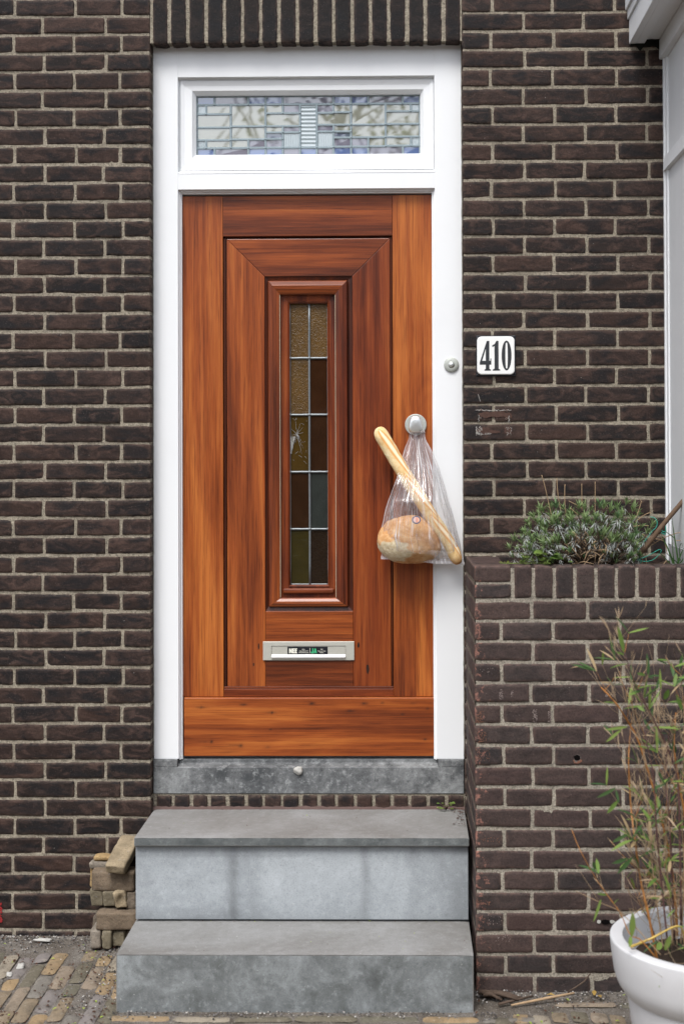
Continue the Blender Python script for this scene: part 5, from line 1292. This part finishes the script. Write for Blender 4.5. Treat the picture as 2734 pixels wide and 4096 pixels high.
PATHS = [([(2703, 3740), (2703, 3669), (2686, 3490), (2649, 3300), (2599, 3117), (2551, 2964), (2514, 2895), (2462, 2814), (2401, 2749)], 0, .0042),
 ([(2628, 3850), (2591, 3659), (2557, 3503), (2536, 3351), (2520, 3218), (2512, 3057), (2514, 2980)], 0, .0036),
 ([(2722, 3700), (2715, 3300), (2704, 3097), (2656, 2968), (2620, 2895), (2543, 2749), (2531, 2717), (2498, 2620), (2478, 2560)], 1, .003),
 ([(2695, 3760), (2676, 3300), (2660, 3138), (2668, 2976), (2690, 2870)], 1, .003), ([(2740, 3700), (2738, 3300), (2717, 3154), (2695, 3000), (2700, 2850)], 0, .0035),
 ([(2620, 3830), (2560, 3760), (2517, 3737), (2476, 3649), (2391, 3530), (2320, 3405), (2283, 3315)], 0, .0018), ([(2640, 3820), (2490, 3659), (2402, 3612), (2300, 3564)], 2, .0013),
 ([(2670, 3800), (2640, 3500), (2622, 3300), (2610, 3100), (2580, 2950), (2560, 2800)], 1, .0028), ([(2690, 3780), (2660, 3400), (2668, 3200), (2650, 3000)], 2, .003), ([(2760, 3720), (2780, 3300), (2750, 2950), (2770, 2700)], 0, .004), ([(2800, 3720), (2830, 3200), (2800, 2800)], 0, .004), ([(2850, 3700), (2900, 3100), (2950, 2750)], 0, .004),
 ([(2650, 3800), (2610, 3500), (2590, 3250), (2572, 3010), (2535, 2880), (2520, 2750)], 2, .002), ([(2720, 3780), (2734, 3500), (2725, 3250), (2734, 2900), (2720, 2700)], 2, .0025), ([(2630, 3790), (2598, 3690), (2570, 3640), (2545, 3590)], 1, .002), ([(2520, 3787), (2600, 3755), (2714, 3705), (2740, 3790)], 3, .004), ([(2706, 3780), (2690, 3640), (2650, 3560), (2600, 3530)], 2, .0015), ([(2735, 3780), (2700, 3600), (2640, 3480), (2590, 3430)], 2, .0015)]
nodes = []
for k, (pts, mi, rad) in enumerate(PATHS):
    Y0 = PCY+pr.uniform(-.12, .12) if k not in (5, 6, 15) else PCY-.10
    P = [at(x, y, Y0+(j/len(pts))*pr.uniform(-.06, .06)) for j, (x, y) in enumerate(pts)]
    n = 26; Q = [spline(P, i/n) for i in range(n+1)]
    cu.tube(Q, [rad*(1-.62*i/n)*(1.18 if i % 5 == 0 else 1) for i in range(n+1)], 7, mi)
    for i in range(5, n+1):
        if k == 15: continue
        if k in (5, 6) and pr.random() < .8: continue
        nodes.append((Q[i], (Q[min(i+1, n)]-Q[i-1]).normalized(), i/n, mi))
def twig(p, d, L, mi, rad=.0009):
    q = [Vector(p)]; dd = Vector(d).normalized()
    for i in range(5): dd = (dd+Vector((pr.uniform(-.15, .15), pr.uniform(-.15, .15), pr.uniform(-.05, .18)))).normalized(); q.append(q[-1]+dd*L/5)
    tw_.tube(q, [rad*(1-.12*i) for i in range(6)], 4, mi); return q, dd
for (p, d, t_, mi) in nodes:
    if pr.random() < .66:
        for _ in range(pr.randint(1, 2)):
            a_ = pr.uniform(0, 6.28); side = Vector((math.cos(a_), math.sin(a_)*.7, pr.uniform(.3, 1.3)))
            q, dd = twig(p, side+d*.6, pr.uniform(.04, .13), 0 if pr.random() < .8 else 1, pr.uniform(.0006, .0011))
            r_ = pr.random()
            if r_ < .36:
                for _ in range(pr.randint(1, 3)):
                    ld = (dd+Vector((pr.uniform(-.9, .9), pr.uniform(-.6, .3), pr.uniform(-1.0, .2)))).normalized()
                    lf.leaf(q[-1], ld, (0, -.5, 1), pr.uniform(.035, .075), pr.uniform(.006, .0115), pr.choice((0, 0, 1, 1, 0, 2)), .3, pr.uniform(-.1, .3), 4)
            elif r_ < .9:
                for _ in range(pr.randint(1, 4)):
                    s_ = pr.choice(q[2:]); lf.leaf(s_, (dd+Vector((pr.uniform(-.5, .5), pr.uniform(-.4, .4), pr.uniform(-.1, .5)))).normalized(), (0, -1, .4), pr.uniform(.02, .05), pr.uniform(.0014, .003), 3, .4, .1, 3)
for i in range(300):
    p = Vector((PCX+pr.uniform(-.17, .17), PCY+pr.uniform(-.2, .2), .32+.75*pr.random()**1.5)); twig(p, (pr.uniform(-1, 1), pr.uniform(-.6, .6), pr.uniform(-.2, 1)), pr.uniform(.06, .16), 0, .0007)
    if i % 3: lf.leaf(p, (pr.uniform(-1, 1), pr.uniform(-.6, .2), pr.uniform(-.6, .8)), (0, -.6, 1), pr.uniform(.03, .06), pr.uniform(.003, .0075), pr.choice((0, 0, 1, 2, 3, 3)), .3, .2, 4)
def sleaf(x0, y0, x1, y1, W_, mi, Y=PCY-.14):
    a_ = at(x0, y0, Y); b_ = at(x1, y1, Y-.01); lf.leaf(a_, b_-a_, (.2, -1, .1), (b_-a_).length, W_, mi, .2, .04, 6)
for L_ in ((2524, 3745, 2529, 3650, .017, 0), (2520, 3745, 2516, 3790, .012, 0), (2401, 3598, 2372, 3690, .008, 0), (2424, 3580, 2386, 3574, .006, 0), (2526, 3430, 2466, 3497, .012, 1), (2505, 3435, 2446, 3455, .010, 1), (2505, 3338, 2446, 3370, .010, 1), (2493, 2608, 2470, 2505, .0125, 0), (2494, 2618, 2462, 2608, .006, 0), (2506, 2907, 2416, 2920, .008, 0), (2482, 2918, 2421, 2970, .008, 0), (2460, 3152, 2385, 3192, .009, 1), (2468, 3203, 2425, 3255, .012, 0), (2461, 3160, 2474, 3215, .007, 1), (2640, 3770, 2625, 3800, .018, 0), (2657, 3800, 2680, 3740, .016, 0), (2578, 2700, 2545, 2693, .008, 0), (2545, 2822, 2578, 2845, .009, 0), (2655, 2797, 2672, 2757, .015, 0), (2725, 2840, 2703, 2777, .012, 0), (2378, 3478, 2369, 3446, .009, 1)): sleaf(*L_)
obj('culm', cu, [M_culm, M_culmd, M_dry, simple('yellow_culm', (.48, .33, .07), .5)], bam); obj('twig', tw_, [M_straw, M_culm], bam); obj('foliage', lf, [L_bam, L_bamd, L_bamy, M_straw], bam)

# ------------------------------------------------------------------ across the street (seen only in the glass)
pr = random.Random(14)
tr0 = Vector((-1.6, -13.5, gz_(0, -2.5)-.01))
tree = thing('street_tree', 'bare spring tree across the street mirrored in the window above the door', 'tree', tr0)
bk, bd = MB(), MB()
def branch(p, d, L, r_, lv):
    q = [p]; dd = d.normalized()
    for i in range(5): dd = (dd+Vector((pr.uniform(-.16, .16), pr.uniform(-.16, .16), pr.uniform(-.05, .12)))).normalized(); q.append(q[-1]+dd*L/5)
    bk.tube(q, [r_*(1-.11*i) for i in range(6)], 6 if lv < 3 else 4, 0, False)
    if lv >= 4:
        for i in range(4):
            bm_ = bmesh.new(); bmesh.ops.create_icosphere(bm_, subdivisions=1, radius=pr.uniform(.02, .045), matrix=Matrix.Translation(q[-1]+Vector((pr.uniform(-.2, .2), pr.uniform(-.2, .2), pr.uniform(-.2, .2))))); bd.bm(bm_, 0, False)
        return
    for k in range(3 if lv < 4 else 2):
        a_ = pr.uniform(0, 6.28); s_ = dd.orthogonal().normalized(); s_.rotate(Quaternion(dd, a_)); branch(q[pr.choice((3, 4, 5))], dd*.8+s_*pr.uniform(.4, .9), L*.72, r_*.55, lv+1)
rw = thing('terraced_house', 'terraced brick houses across the street mirrored in the door panes', 'house', (0, -24, 0))
mb = MB(); mb.box(-30, 30, -30, -24, -.2, 6.2, 0); obj('wall', mb, simple('red_brick_far', (.14, .075, .055), .9, 0, .2, .3, 4, 0), rw)
mb = MB(); mb.add([(-30, -23.7, 6.2), (30, -23.7, 6.2), (30, -27, 8.2), (-30, -27, 8.2), (30, -30.3, 6.2), (-30, -30.3, 6.2)], [(0, 1, 2, 3), (3, 2, 4, 5)]); obj('roof', mb, simple('roof_tile_far', (.09, .06, .05), .8, 0, .3, .3, 5, 0), rw)
for i in range(14):
    for z in (.9, 3.9):
        mb = MB(); ring(mb, -28+i*4.2, -26+i*4.2, z, z+1.6, -27.9+i*4.2, -26.1+i*4.2, z+.1, z+1.5, -23.98, -23.98, -24.01); 
        mb.v = [(v_[0], -24+(-24-v_[1])*-1-.0 if False else -23.95-(v_[1]+24), v_[2]) for v_ in mb.v]; mb.f = [f[::-1] for f in mb.f]
        wn = obj('window', mb, M_white, rw); mb = MB(); mb.box(-27.95+i*4.2, -26.05+i*4.2, -24.0, -23.97, z+.05, z+1.55, 0); obj('pane', mb, M_black, wn)
branch(tr0, Vector((.05, 0, 1)), 3.2, .17, 0)
for k in range(3): branch(tr0+Vector((0, 0, 2.6)), Vector((pr.uniform(-.7, .9), pr.uniform(-.4, .4), 1)), 2.6, .10, 1)
obj('trunk', bk, M_bark, tree); obj('crown', bd, L_lime, tree)
